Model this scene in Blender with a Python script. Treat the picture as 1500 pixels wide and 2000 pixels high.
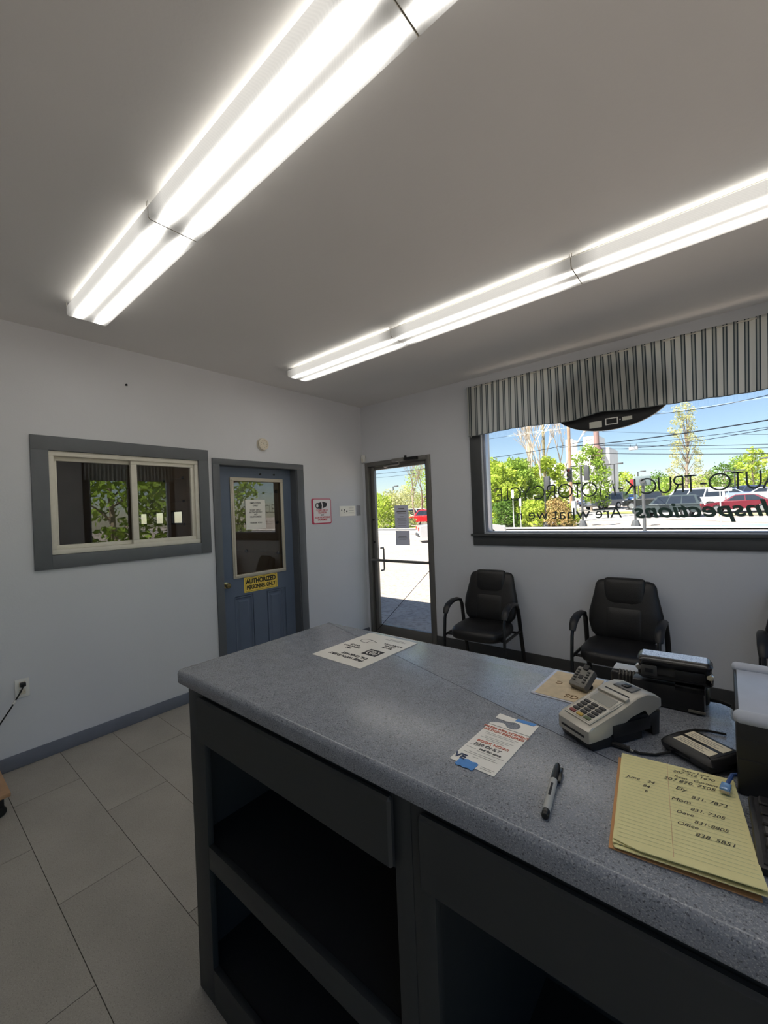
import bpy, bmesh, math, random
import numpy as np
from mathutils import Vector, Matrix

for o in list(bpy.data.objects):
    bpy.data.objects.remove(o)
SC = bpy.context.scene
COL = SC.collection
PI = math.pi

# ------------------------------------------------------------------ camera
CAM = Vector((3.66988, -4.02884, 1.6))
CR = Vector((0.76986, 0.63695, -0.04012))
CU = Vector((0.03036, 0.02625, 0.99919))
CF = Vector((-0.63749, 0.77046, -0.00087))
FPX = 807.9
cd = bpy.data.cameras.new('camera')
cam = bpy.data.objects.new('camera', cd)
COL.objects.link(cam)
m = Matrix.Identity(4)
for i in range(3):
    m[i][0] = CR[i]; m[i][1] = CU[i]; m[i][2] = -CF[i]; m[i][3] = CAM[i]
cam.matrix_world = m
cd.sensor_fit = 'HORIZONTAL'; cd.sensor_width = 36.0; cd.lens = 36.0 * FPX / 1500.0
cd.clip_start = 0.02; cd.clip_end = 2000
SC.camera = cam

# ------------------------------------------------------------------ sky, sun, exposure
W = bpy.data.worlds.new('sky'); SC.world = W
W.use_nodes = True
nt = W.node_tree; nt.nodes.clear()
sky = nt.nodes.new('ShaderNodeTexSky')
sky.sky_type = 'NISHITA'; sky.sun_disc = False
SUN = Vector((-0.30, -0.50, 0.88)).normalized()
sky.sun_elevation = math.asin(SUN.z)
sky.sun_rotation = math.atan2(SUN.x, SUN.y)
sky.altitude = 50; sky.air_density = 1.0; sky.dust_density = 0.35; sky.ozone_density = 2.2
bg = nt.nodes.new('ShaderNodeBackground'); bg.inputs[1].default_value = 0.076
ow = nt.nodes.new('ShaderNodeOutputWorld')
nt.links.new(sky.outputs[0], bg.inputs[0]); nt.links.new(bg.outputs[0], ow.inputs[0])
sl = bpy.data.lights.new('sun', 'SUN'); sl.energy = 6.2; sl.angle = math.radians(0.54); sl.color = (1.0, 0.95, 0.86)
so = bpy.data.objects.new('sun', sl); COL.objects.link(so)
so.rotation_euler = SUN.to_track_quat('Z', 'Y').to_euler()
so.location = (0, 0, 30)
LAMP = 5.2          # brightness of the fluorescent lenses
SC.view_settings.view_transform = 'Standard'
SC.view_settings.look = 'None'
SC.view_settings.gamma = 1.0
SC.view_settings.use_curve_mapping = False
SC.view_settings.exposure = 1.22

# ------------------------------------------------------------------ helpers
def srgb(r, g, b):
    f = lambda c: (c / 255 / 12.92) if c / 255 <= 0.04045 else ((c / 255 + 0.055) / 1.055) ** 2.4
    return (f(r), f(g), f(b), 1.0)

MATS = {}
def mat(name, col, rough=0.6, metal=0.0, var=0.0, vscale=8.0, bump=0.0, bscale=60.0, spec=0.5, emit=0.0, coat=0.0, trans=0.0, speck=None):
    """plain paint / plastic / fabric with optional procedural mottling, specks and relief"""
    if name in MATS: return MATS[name]
    M = bpy.data.materials.new(name); M.use_nodes = True
    t = M.node_tree; n = t.nodes; b = n['Principled BSDF']
    if len(col) == 3: col = (*col, 1)
    b.inputs['Base Color'].default_value = col
    b.inputs['Roughness'].default_value = rough
    b.inputs['Metallic'].default_value = metal
    b.inputs['Specular IOR Level'].default_value = spec
    b.inputs['Coat Weight'].default_value = coat
    tc = n.new('ShaderNodeTexCoord')
    cur = None
    if var > 0:
        no = n.new('ShaderNodeTexNoise'); no.inputs['Scale'].default_value = vscale; no.inputs['Detail'].default_value = 5
        t.links.new(tc.outputs['Object'], no.inputs['Vector'])
        mx = n.new('ShaderNodeMix'); mx.data_type = 'RGBA'
        mx.inputs[6].default_value = tuple(max(0, c * (1 - var)) for c in col[:3]) + (1,)
        mx.inputs[7].default_value = tuple(min(1, c * (1 + var)) for c in col[:3]) + (1,)
        cr = n.new('ShaderNodeMapRange'); cr.inputs[1].default_value = 0.3; cr.inputs[2].default_value = 0.7
        t.links.new(no.outputs[0], cr.inputs[0]); t.links.new(cr.outputs[0], mx.inputs[0])
        cur = mx.outputs[2]
    if speck:
        for sc_, lo, hi, c2, amt in speck:
            no = n.new('ShaderNodeTexNoise'); no.inputs['Scale'].default_value = sc_; no.inputs['Detail'].default_value = 2
            t.links.new(tc.outputs['Object'], no.inputs['Vector'])
            cr = n.new('ShaderNodeMapRange'); cr.inputs[1].default_value = lo; cr.inputs[2].default_value = hi; cr.inputs[4].default_value = amt
            t.links.new(no.outputs[0], cr.inputs[0])
            mx = n.new('ShaderNodeMix'); mx.data_type = 'RGBA'
            mx.inputs[7].default_value = (*c2[:3], 1)
            if cur is None: mx.inputs[6].default_value = col
            else: t.links.new(cur, mx.inputs[6])
            t.links.new(cr.outputs[0], mx.inputs[0]); cur = mx.outputs[2]
    if cur is not None: t.links.new(cur, b.inputs['Base Color'])
    if bump > 0:
        no = n.new('ShaderNodeTexNoise'); no.inputs['Scale'].default_value = bscale; no.inputs['Detail'].default_value = 3
        t.links.new(tc.outputs['Object'], no.inputs['Vector'])
        bp = n.new('ShaderNodeBump'); bp.inputs['Strength'].default_value = bump; bp.inputs['Distance'].default_value = 0.004
        t.links.new(no.outputs[0], bp.inputs['Height']); t.links.new(bp.outputs[0], b.inputs['Normal'])
    if emit > 0:
        b.inputs['Emission Color'].default_value = col; b.inputs['Emission Strength'].default_value = emit
    if trans > 0:
        tr = n.new('ShaderNodeBsdfTranslucent'); tr.inputs[0].default_value = col
        if cur is not None: t.links.new(cur, tr.inputs[0])
        ms = n.new('ShaderNodeMixShader'); ms.inputs[0].default_value = trans
        t.links.new(b.outputs[0], ms.inputs[1]); t.links.new(tr.outputs[0], ms.inputs[2])
        t.links.new(ms.outputs[0], n['Material Output'].inputs[0])
    MATS[name] = M
    return M

def glass_mat(name, tint=(1, 1, 1), ior=1.5, rough=0.0):
    if name in MATS: return MATS[name]
    M = bpy.data.materials.new(name); M.use_nodes = True
    t = M.node_tree; n = t.nodes; n.clear()
    tr = n.new('ShaderNodeBsdfTransparent'); tr.inputs[0].default_value = (*tint, 1)
    gl = n.new('ShaderNodeBsdfGlossy'); gl.inputs['Roughness'].default_value = rough
    fr = n.new('ShaderNodeFresnel')
    ge = n.new('ShaderNodeNewGeometry'); mi = n.new('ShaderNodeMix'); mi.inputs[2].default_value = ior; mi.inputs[3].default_value = 1.0 / ior
    t.links.new(ge.outputs['Backfacing'], mi.inputs[0]); t.links.new(mi.outputs[0], fr.inputs[0])   # same reflectance from both sides of the sheet
    ms = n.new('ShaderNodeMixShader'); o = n.new('ShaderNodeOutputMaterial')
    t.links.new(fr.outputs[0], ms.inputs[0]); t.links.new(tr.outputs[0], ms.inputs[1])
    t.links.new(gl.outputs[0], ms.inputs[2]); t.links.new(ms.outputs[0], o.inputs[0])
    MATS[name] = M
    return M

WL = {}                                   # world position of every Empty built here (unrotated build)
def wl(p): return WL.get(p.name, Vector((0, 0, 0))) if p else Vector((0, 0, 0))

def props(o, label=None, cat=None, group=None, kind=None):
    if label: o['label'] = label
    if cat: o['category'] = cat
    if group: o['group'] = group
    if kind: o['kind'] = kind
    return o

def thing(name, label, cat, loc=(0, 0, 0), rz=0.0, group=None, kind=None):
    o = bpy.data.objects.new(name, None); COL.objects.link(o)
    o.empty_display_size = 0.1
    o.location = loc; o.rotation_euler = (0, 0, rz)
    WL[o.name] = Vector(loc)
    return props(o, label, cat, group, kind)

class B:
    """mesh builder; world=True shifts the finished verts by the parent's position"""
    def __init__(s): s.bm = bmesh.new()
    def box(s, a, b, bev=0.0, seg=2, mtx=None):
        x0, x1 = sorted((a[0], b[0])); y0, y1 = sorted((a[1], b[1])); z0, z1 = sorted((a[2], b[2]))
        vs = [s.bm.verts.new(p) for p in ((x0,y0,z0),(x1,y0,z0),(x1,y1,z0),(x0,y1,z0),(x0,y0,z1),(x1,y0,z1),(x1,y1,z1),(x0,y1,z1))]
        fs = [s.bm.faces.new([vs[i] for i in f]) for f in ((3,2,1,0),(4,5,6,7),(0,1,5,4),(1,2,6,5),(2,3,7,6),(3,0,4,7))]
        allv = vs
        if bev > 0:
            bev = min(bev, 0.49 * min(x1 - x0, y1 - y0, z1 - z0))
            es = list({e for f in fs for e in f.edges})
            r = bmesh.ops.bevel(s.bm, geom=es + vs, offset=bev, segments=seg, profile=0.5, affect='EDGES')
            allv = list({v for f in r['faces'] for v in f.verts} | {v for v in vs if v.is_valid})
        if mtx is not None:
            for v in allv: v.co = mtx @ v.co
        return s
    def poly(s, pts):
        s.bm.faces.new([s.bm.verts.new(p) for p in pts]); return s
    def prism(s, pts, ax, d0, d1, mtx=None):
        """pts 2D polygon; ax = extrusion axis; the two coordinates follow in x,y,z order"""
        def P(p, d):
            q = {'x': (d, p[0], p[1]), 'y': (p[0], d, p[1]), 'z': (p[0], p[1], d)}[ax]
            return mtx @ Vector(q) if mtx is not None else q
        a = [s.bm.verts.new(P(p, d0)) for p in pts]; b = [s.bm.verts.new(P(p, d1)) for p in pts]
        s.bm.faces.new(a[::-1]); s.bm.faces.new(b)
        n = len(pts)
        for i in range(n): s.bm.faces.new((a[i], a[(i+1) % n], b[(i+1) % n], b[i]))
        return s
    def rings(s, rs, cap=True, closed=True):
        V = [[s.bm.verts.new(p) for p in r] for r in rs]
        n = len(V[0])
        for a, b in zip(V, V[1:]):
            for i in range(n if closed else n - 1):
                s.bm.faces.new((a[i], a[(i+1) % n], b[(i+1) % n], b[i]))
        if cap:
            s.bm.faces.new(V[0][::-1]); s.bm.faces.new(V[-1])
        return s
    def tube(s, path, r, n=8, cap=True, flat=None):
        P = [Vector(p) for p in path]; k = len(P)
        rr = r if isinstance(r, (list, tuple)) else [r] * k
        T = []
        for i in range(k):
            d = (P[min(i+1, k-1)] - P[max(i-1, 0)]); T.append(d.normalized())
        u = Vector((0, 0, 1)) if abs(T[0].z) < 0.9 else Vector((1, 0, 0))
        u = (u - T[0] * u.dot(T[0])).normalized()
        rs = []
        for i in range(k):
            u = (u - T[i] * u.dot(T[i])).normalized(); w = T[i].cross(u)
            fa, fb = flat if flat else (1, 1)
            rs.append([P[i] + u * (rr[i] * fa * math.cos(2*PI*j/n)) + w * (rr[i] * fb * math.sin(2*PI*j/n)) for j in range(n)])
        return s.rings(rs, cap)
    def lathe(s, prof, c=(0, 0, 0), ax='z', n=20, cap=True):
        c = Vector(c); rs = []
        for r, h in prof:
            r = max(r, 1e-5)
            ring = []
            for j in range(n):
                a = 2*PI*j/n; p, q = r*math.cos(a), r*math.sin(a)
                ring.append(c + Vector({'z': (p, q, h), 'x': (h, p, q), 'y': (p, h, q)}[ax]))
            rs.append(ring)
        return s.rings(rs, cap)
    def loft_grid(s, rows):
        V = [[s.bm.verts.new(p) for p in r] for r in rows]
        for a, b in zip(V, V[1:]):
            for i in range(len(a) - 1): s.bm.faces.new((a[i], a[i+1], b[i+1], b[i]))
        return s
    def build(s, name, M, parent=None, world=True, smooth=True, ang=35, label=None, cat=None, group=None, kind=None, fix=True):
        bm = s.bm
        if fix: bmesh.ops.recalc_face_normals(bm, faces=bm.faces[:])
        if parent is not None and world:
            d = wl(parent)
            for v in bm.verts: v.co -= d
        origin = None
        if parent is None and len(bm.verts):
            xs = [v.co.x for v in bm.verts]; ys = [v.co.y for v in bm.verts]; zs = [v.co.z for v in bm.verts]
            origin = Vector(((min(xs)+max(xs))/2, (min(ys)+max(ys))/2, min(zs)))
            for v in bm.verts: v.co -= origin
        me = bpy.data.meshes.new(name); bm.to_mesh(me); bm.free()
        if smooth:
            me.shade_smooth(); me.set_sharp_from_angle(angle=math.radians(ang))
        me.materials.append(MATS[M] if isinstance(M, str) else M)
        o = bpy.data.objects.new(name, me); COL.objects.link(o)
        if parent is not None:
            o.parent = parent; WL[o.name] = wl(parent) if world else Vector((0, 0, 0))
        else:
            o.location = origin; WL[o.name] = origin
        return props(o, label, cat, group, kind)

def mesh_obj(name, verts, faces, M, parent=None, label=None, cat=None, group=None, kind=None, loc=(0,0,0), smooth=False):
    me = bpy.data.meshes.new(name); me.from_pydata(verts, [], faces); me.update()
    if smooth: me.shade_smooth()
    me.materials.append(M)
    o = bpy.data.objects.new(name, me); COL.objects.link(o)
    if parent is not None: o.parent = parent
    o.location = loc; WL[o.name] = Vector(loc)
    return props(o, label, cat, group, kind)

def dup(root, loc, rz, label=None, group=None):
    def cp(o, par):
        c = o.copy(); COL.objects.link(c); c.parent = par
        for ch in list(o.children): cp(ch, c)
        return c
    kids = list(root.children)
    r = root.copy(); COL.objects.link(r)
    r.location = loc; r.rotation_euler = (0, 0, rz); WL[r.name] = Vector(loc)
    if label: r['label'] = label
    if group: r['group'] = group
    for ch in kids: cp(ch, r)
    return r

_fontc = {}
def text_part(s, size, M, parent, origin, ux, uy, align='CENTER', bold=0.0, shear=0.0, xs=1.0, name='lettering', depth=0.0004, world=True, spacing=1.0):
    """flat lettering lying in the plane (ux, uy) at origin, as a thin mesh part of parent"""
    c = bpy.data.curves.new('t', 'FONT'); c.body = s; c.size = size; c.align_x = align; c.align_y = 'CENTER'
    c.offset = bold; c.shear = shear; c.extrude = depth; c.resolution_u = 3; c.space_character = spacing
    to = bpy.data.objects.new('t', c); COL.objects.link(to)
    me = bpy.data.meshes.new_from_object(to)
    bpy.data.objects.remove(to); bpy.data.curves.remove(c)
    ux = Vector(ux).normalized(); uy = Vector(uy).normalized(); uz = ux.cross(uy)
    o3 = Vector(origin) - (wl(parent) if world else Vector((0,0,0)))
    for v in me.vertices:
        v.co = o3 + ux * (v.co.x * xs) + uy * v.co.y + uz * (v.co.z + depth)
    me.materials.clear(); me.materials.append(MATS[M] if isinstance(M, str) else M)
    me.name = name
    o = bpy.data.objects.new(name, me); COL.objects.link(o); o.parent = parent
    return o

def at(u, v, Y):
    """point of the plane y = Y on the sight line of photo pixel (u, v)"""
    r = CF + CR * ((u - 750) / FPX) - CU * ((v - 1000) / FPX)
    return CAM + r * ((Y - CAM.y) / r.y)

# ------------------------------------------------------------------ materials
mat('wall_paint', (0.635, 0.65, 0.69), 0.75, var=0.03, vscale=1.2, bump=0.12, bscale=90, spec=0.3)
mat('ceiling_paint', (0.76, 0.75, 0.74), 0.8, var=0.03, vscale=0.8, bump=0.15, bscale=40, spec=0.3)
mat('trim_paint', srgb(92, 96, 101), 0.5, var=0.05, vscale=10, bump=0.08, bscale=30)
mat('door_paint', srgb(94, 106, 126), 0.45, var=0.04, vscale=6, bump=0.05, bscale=40)
mat('base_paint', srgb(108, 113, 126), 0.5, var=0.06, vscale=6)
mat('white_vinyl', srgb(214, 210, 198), 0.45, var=0.04, vscale=20)
mat('cream_plastic', srgb(214, 206, 190), 0.45)
mat('white_plastic', srgb(225, 224, 220), 0.4)
mat('aluminium', srgb(150, 148, 144), 0.38, metal=0.85, var=0.05, vscale=30)
mat('alu_paint', srgb(120, 118, 114), 0.45, metal=0.5)
mat('brass', srgb(200, 180, 130), 0.25, metal=1.0)
mat('chrome', srgb(205, 205, 205), 0.15, metal=1.0)
mat('dark_metal', srgb(40, 40, 42), 0.45, metal=0.6)
mat('black_plastic', srgb(24, 24, 26), 0.42)
mat('black_gloss', srgb(18, 18, 20), 0.25)
mat('black_rubber', srgb(22, 22, 22), 0.8)
mat('leather', srgb(22, 21, 22), 0.42, var=0.12, vscale=12, bump=0.25, bscale=140)
mat('black_frame', srgb(17, 17, 18), 0.38)
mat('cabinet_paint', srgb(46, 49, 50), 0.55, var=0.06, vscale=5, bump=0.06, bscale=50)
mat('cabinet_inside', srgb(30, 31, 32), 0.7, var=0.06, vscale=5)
mat('laminate', srgb(126, 131, 141), 0.25, var=0.10, vscale=25,
    speck=[(420, 0.52, 0.68, srgb(172, 175, 178), 0.75), (330, 0.56, 0.7, srgb(66, 69, 75), 0.85)])
mat('tile', srgb(158, 153, 144), 0.55, var=0.10, vscale=3.0, bump=0.06, bscale=200,
    speck=[(260, 0.55, 0.72, srgb(190, 184, 174), 0.6), (200, 0.56, 0.72, srgb(112, 107, 100), 0.6)])
mat('grout', srgb(62, 58, 52), 0.9)
mat('paper', srgb(236, 233, 225), 0.65)
mat('paper_back', srgb(214, 214, 220), 0.7, trans=0.6)
mat('laminated', srgb(232, 229, 220), 0.25, coat=0.5)
mat('ink', srgb(30, 30, 34), 0.7)
mat('ink_grey', srgb(125, 122, 118), 0.7)
mat('ink_red', srgb(196, 52, 62), 0.6)
mat('ink_orange', srgb(214, 112, 84), 0.7)
mat('ink_pen', srgb(98, 96, 94), 0.7)
mat('sign_red', srgb(190, 40, 78), 0.5)
mat('sign_yellow', srgb(240, 208, 92), 0.5, var=0.08, vscale=30)
mat('sign_black', srgb(20, 20, 22), 0.5)
GLASS = glass_mat('window_glass', (0.985, 0.99, 0.99))
GLASS2 = glass_mat('inner_glass', (0.93, 0.94, 0.93), ior=1.9)
mat('vinyl_letter', srgb(62, 74, 74), 0.6)
mat('vinyl_letter_green', srgb(50, 78, 70), 0.6)

def stripe_mat():
    M = bpy.data.materials.new('striped_fabric'); M.use_nodes = True
    t = M.node_tree; n = t.nodes; b = n['Principled BSDF']
    at_ = n.new('ShaderNodeAttribute'); at_.attribute_name = 'arc'
    fr = n.new('ShaderNodeMath'); fr.operation = 'FRACT'
    t.links.new(at_.outputs['Fac'], fr.inputs[0])
    cr = n.new('ShaderNodeValToRGB'); cr.color_ramp.interpolation = 'LINEAR'
    light = srgb(190, 192, 188); dark = srgb(58, 68, 74); mid = srgb(150, 154, 152)
    el = cr.color_ramp.elements
    el[0].position = 0.0; el[0].color = light; el[1].position = 1.0; el[1].color = light
    for p, c in ((0.28, light), (0.31, dark), (0.40, dark), (0.43, mid), (0.60, mid), (0.63, dark), (0.74, dark), (0.77, light)):
        e = el.new(p); e.color = c
    t.links.new(fr.outputs[0], cr.inputs[0]); t.links.new(cr.outputs[0], b.inputs['Base Color'])
    b.inputs['Roughness'].default_value = 0.85; b.inputs['Specular IOR Level'].default_value = 0.1
    tr = n.new('ShaderNodeBsdfTranslucent'); t.links.new(cr.outputs[0], tr.inputs[0])
    ms = n.new('ShaderNodeMixShader'); ms.inputs[0].default_value = 0.30
    t.links.new(b.outputs[0], ms.inputs[1]); t.links.new(tr.outputs[0], ms.inputs[2])
    t.links.new(ms.outputs[0], n['Material Output'].inputs[0])
    MATS['striped_fabric'] = M
stripe_mat()

def lens_mat():
    """acrylic wrap lens lit by two tubes inside it: brighter above each tube, dimmer past the tube ends; local axes"""
    M = bpy.data.materials.new('light_lens'); M.use_nodes = True
    t = M.node_tree; n = t.nodes; n.clear()
    tc = n.new('ShaderNodeTexCoord'); sp = n.new('ShaderNodeSeparateXYZ'); t.links.new(tc.outputs['Object'], sp.inputs[0])
    def math_(op, a, b=None, c=None):
        q = n.new('ShaderNodeMath'); q.operation = op
        for i, v in enumerate((a, b, c)):
            if v is None: continue
            if isinstance(v, (int, float)): q.inputs[i].default_value = v
            else: t.links.new(v, q.inputs[i])
        return q.outputs[0]
    ay = math_('ABSOLUTE', sp.outputs[1])
    d = math_('SUBTRACT', ay, 0.055)
    g = math_('EXPONENT', math_('MULTIPLY', math_('MULTIPLY', d, d), -1.0 / (0.021 ** 2)))
    ax = math_('ABSOLUTE', sp.outputs[0])
    e = n.new('ShaderNodeMapRange'); e.inputs[1].default_value = 0.49; e.inputs[2].default_value = 0.60; e.inputs[3].default_value = 1.0; e.inputs[4].default_value = 0.30
    t.links.new(ax, e.inputs[0])
    wv = n.new('ShaderNodeTexWave'); wv.inputs['Scale'].default_value = 55; wv.bands_direction = 'DIAGONAL'
    t.links.new(tc.outputs['Object'], wv.inputs['Vector'])
    s1 = math_('MULTIPLY', math_('MULTIPLY_ADD', g, 0.95, 0.05), e.outputs[0])
    s2 = math_('MULTIPLY', s1, math_('MULTIPLY_ADD', wv.outputs['Fac'], 0.12, 0.94))
    s3 = math_('MULTIPLY', s2, LAMP)
    em = n.new('ShaderNodeEmission'); em.inputs[0].default_value = (1.0, 0.965, 0.895, 1)
    t.links.new(s3, em.inputs[1])
    gl = n.new('ShaderNodeBsdfPrincipled'); gl.inputs['Base Color'].default_value = (0.5, 0.5, 0.48, 1); gl.inputs['Roughness'].default_value = 0.35
    ad = n.new('ShaderNodeAddShader'); o = n.new('ShaderNodeOutputMaterial')
    t.links.new(em.outputs[0], ad.inputs[0]); t.links.new(gl.outputs[0], ad.inputs[1]); t.links.new(ad.outputs[0], o.inputs[0])
    MATS['light_lens'] = M
lens_mat()

# ================================================================== ROOM SHELL
HC = 2.979
XR, YB = 4.9, -6.0
def wall(name, axis, p0, p1, a0, a1, z0, z1, holes, M, label):
    As = sorted({a0, a1, *[h[0] for h in holes], *[h[1] for h in holes]})
    Zs = sorted({z0, z1, *[h[2] for h in holes], *[h[3] for h in holes]})
    b = B()
    for ai, aj in zip(As, As[1:]):
        run = None
        for zi, zj in zip(Zs, Zs[1:]):
            ac, zc = (ai+aj)/2, (zi+zj)/2
            inside = any(h[0] < ac < h[1] and h[2] < zc < h[3] for h in holes)
            if inside: continue
            if axis == 'x': b.box((p0, ai, zi), (p1, aj, zj))
            else: b.box((ai, p0, zi), (aj, p1, zj))
    return b.build(name, M, kind='structure', smooth=False, label=label)
wall('wall_left', 'x', -0.15, 0.0, YB, 0.2, 0, HC, [(-3.285, -2.206, 1.384, 2.130), (-2.025, -1.080, 0, 2.130)], 'wall_paint', 'grey painted wall with the sliding window and the staff door')
wall('wall_front', 'y', 0.0, 0.2, 0.0, XR + 0.15, 0, HC, [(0.046, 1.060, 0, 2.243), (1.70, 4.35, 1.335, 2.87)], 'wall_paint', 'grey painted wall with the glass door and the wide shop window')
wall('wall_right', 'x', XR, XR + 0.15, YB, 0.0, 0, HC, [(-1.70, -0.35, 1.10, 2.80), (-5.80, -2.28, 0.30, 2.86)], 'wall_paint', 'grey painted side wall outside the view on the right')  # the larger opening is added to let in extra daylight
wall('wall_back', 'y', YB - 0.15, YB, -0.15, XR + 0.15, 0, HC, [], 'wall_paint', 'grey painted wall behind the camera')
B().box((-0.15, YB - 0.15, HC), (XR + 0.15, 0.2, 3.10)).build('ceiling', 'ceiling_paint', kind='structure', smooth=False, label='flat grey painted ceiling')

# floor: long tiles in running bond over dark joints
fl = B().box((0, YB, -0.13), (XR, 0, -0.0022)).build('floor', 'grout', kind='structure', smooth=False, label='speckled grey tile floor with dark joints')
TL, TW, GAP = 0.965, 0.3205, 0.0032
tcache = {}
k = 0
row = 0
y1 = -2.962 + 10 * TW
while y1 > YB:
    y0 = y1 - TW
    off = 0.972 + (row % 2) * TL / 2 if True else 0
    # rows are counted from the row whose joint lies at x = 0.972 (y -3.28 .. -2.96)
    ph = (0.972 + (round((-2.962 - y1) / TW) % 2) * TL / 2) % TL
    x = ph - TL
    while x < XR:
        cx0, cx1 = max(x, 0) , min(x + TL, XR); cy0, cy1 = max(y0, YB), min(y1, 0)
        if cx1 - cx0 > 0.03 and cy1 - cy0 > 0.03:
            key = (round(cx1 - cx0, 3), round(cy1 - cy0, 3))
            if key not in tcache:
                w_, h_ = key[0]/2 - GAP/2, key[1]/2 - GAP/2
                bb = B().box((-w_, -h_, -0.006), (w_, h_, 0.0), bev=0.0)
                me = bpy.data.meshes.new('tile'); bb.bm.to_mesh(me); bb.bm.free(); me.materials.append(MATS['tile']); tcache[key] = me
            o = bpy.data.objects.new('tile', tcache[key]); COL.objects.link(o)
            o.parent = fl; o.location = Vector(((cx0+cx1)/2, (cy0+cy1)/2, random.Random(k).uniform(-0.0004, 0.0))) - WL[fl.name]
            k += 1
        x += TL
    y1 = y0; row += 1

B().box((0, YB, 0.0005), (0.014, -2.080, 0.092), bev=0.003).build('baseboard_left', 'base_paint', kind='structure', label='blue grey painted baseboard under the sliding window')
B().box((0, -1.003, 0.0005), (0.014, 0, 0.092), bev=0.003).build('baseboard_corner', 'base_paint', kind='structure', label='blue grey painted baseboard between the two doors')
B().box((1.062, -0.014, 0.0005), (XR, 0, 0.15), bev=0.003).build('baseboard_front', mat('dark_base', srgb(62, 62, 62), 0.55, var=0.05), kind='structure', label='dark grey baseboard behind the waiting chairs')

# ------------------------------------------------------------------ sliding window in the left wall
w1 = thing('window_1', 'grey framed sliding window looking into the garage', 'window', (0, -2.75, 1.29), kind='structure')
T = 0.020
B().box((0.0003, -3.380, 2.128), (T, -2.117, 2.228), bev=0.002).build('casing_board', 'trim_paint', w1)
B().box((0.0003, -3.380, 1.288), (T, -3.282, 2.128), bev=0.002).build('casing_board', 'trim_paint', w1)
B().box((0.0003, -2.209, 1.288), (T, -2.117, 2.128), bev=0.002).build('casing_board', 'trim_paint', w1)
B().box((0.0003, -3.282, 1.288), (T - 0.002, -2.209, 1.386), bev=0.002).build('casing_board', 'trim_paint', w1)
fy0, fy1, fz0, fz1 = -3.282, -2.209, 1.387, 2.127
b = B()
for a, c in (((fy0, fz0), (fy1, fz0 + 0.035)), ((fy0, fz1 - 0.035), (fy1, fz1)), ((fy0, fz0 + 0.035), (fy0 + 0.032, fz1 - 0.035)), ((fy1 - 0.032, fz0 + 0.035), (fy1, fz1 - 0.035))):
    b.box((-0.11, a[0], a[1]), (0.004, c[0], c[1]), bev=0.003)
b.build('frame', 'white_vinyl', w1)
def sash(y0, y1, x0, x1, st, name='sash'):
    z0, z1 = fz0 + 0.034, fz1 - 0.034
    b = B()
    b.box((x0, y0, z0), (x1, y1, z0 + 0.03), bev=0.003); b.box((x0, y0, z1 - 0.03), (x1, y1, z1), bev=0.003)
    b.box((x0, y0, z0 + 0.03), (x1, y0 + st[0], z1 - 0.03), bev=0.003); b.box((x0, y1 - st[1], z0 + 0.03), (x1, y1, z1 - 0.03), bev=0.003)
    s_ = b.build(name, 'white_vinyl', w1)
    xm = (x0 + x1) / 2
    B().box((xm - 0.002, y0 + st[0] - 0.004, z0 + 0.026), (xm + 0.002, y1 - st[1] + 0.004, z1 - 0.026)).build('pane', GLASS2, s_, smooth=False)
    return s_
s1 = sash(-3.250, -2.716, -0.085, -0.050, (0.026, 0.020))
s2 = sash(-2.752, -2.241, -0.045, -0.012, (0.044, 0.030))
B().box((-0.049, -2.733, 1.72), (-0.028, -2.722, 1.79), bev=0.003).build('latch', 'aluminium', s1)

# ------------------------------------------------------------------ staff door
d1 = thing('door_1', 'blue grey half glass staff door marked authorized personnel only', 'door', (0, -1.54, 0), kind='structure')
cw = 0.072
B().box((0.0003, -2.078, 0.0005), (0.018, -2.078 + cw, 2.105), bev=0.004).build('casing_board', 'trim_paint', d1)
B().box((0.0003, -1.0055 - cw - 0.02, 0.0005), (0.018, -1.0055, 2.105), bev=0.004).build('casing_board', 'trim_paint', d1)
B().box((0.0003, -2.078, 2.105), (0.018, -1.0055, 2.163), bev=0.004).build('casing_board', 'trim_paint', d1)
B().box((-0.15, -2.024, 0.0005), (0.0, -2.000, 2.105)).box((-0.15, -1.104, 0.0005), (0.0, -1.081, 2.105)).box((-0.15, -2.024, 2.105), (0.0, -1.081, 2.129)).build('jamb', 'trim_paint', d1, smooth=False)
# slab as frame of stiles and rails with sunk panels
Y0, Y1 = -1.998, -1.106
sx0, sx1 = -0.140, -0.100
g = (-1.835, -1.228, 1.005, 1.990)
pz0, pz1 = 0.21, 0.815
pl = (-1.850, -1.632); pr = (-1.470, -1.252)
b = B()
b.box((sx0, Y0, 1.99), (sx1, Y1, 2.103)); b.box((sx0, Y0, 0.006), (sx1, g[0], 1.99)); b.box((sx0, g[1], 0.006), (sx1, Y1, 1.99))
b.box((sx0, g[0], pz1), (sx1, g[1], g[2])); b.box((sx0, g[0], 0.006), (sx1, g[1], pz0)); b.box((sx0, pl[1], pz0), (sx1, pr[0], pz1))
b.box((sx0, g[0] , pz0), (sx1 - 0.012, g[1], pz1))
slab = b.build('slab', 'door_paint', d1, smooth=False)
for p in (pl, pr):
    # raised field with sloped border
    a = [(p[0] + 0.004 if p is pl else p[0], pz0), (p[1], pz0), (p[1], pz1), (p[0] + 0.004 if p is pl else p[0], pz1)]
    def rr(d): return [(p[0] + d, pz0 + d), (p[1] - d, pz0 + d), (p[1] - d, pz1 - d), (p[0] + d, pz1 - d)]
    rs = [[(sx1 + x_, q[0], q[1]) for q in rr(d_)] for d_, x_ in ((0.004, -0.012), (0.010, 0.003), (0.018, 0.003), (0.030, -0.010), (0.046, -0.010), (0.062, -0.001))]
    B().rings(rs, cap=True).build('raised_panel', 'door_paint', slab, smooth=False)
b = B()
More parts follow.
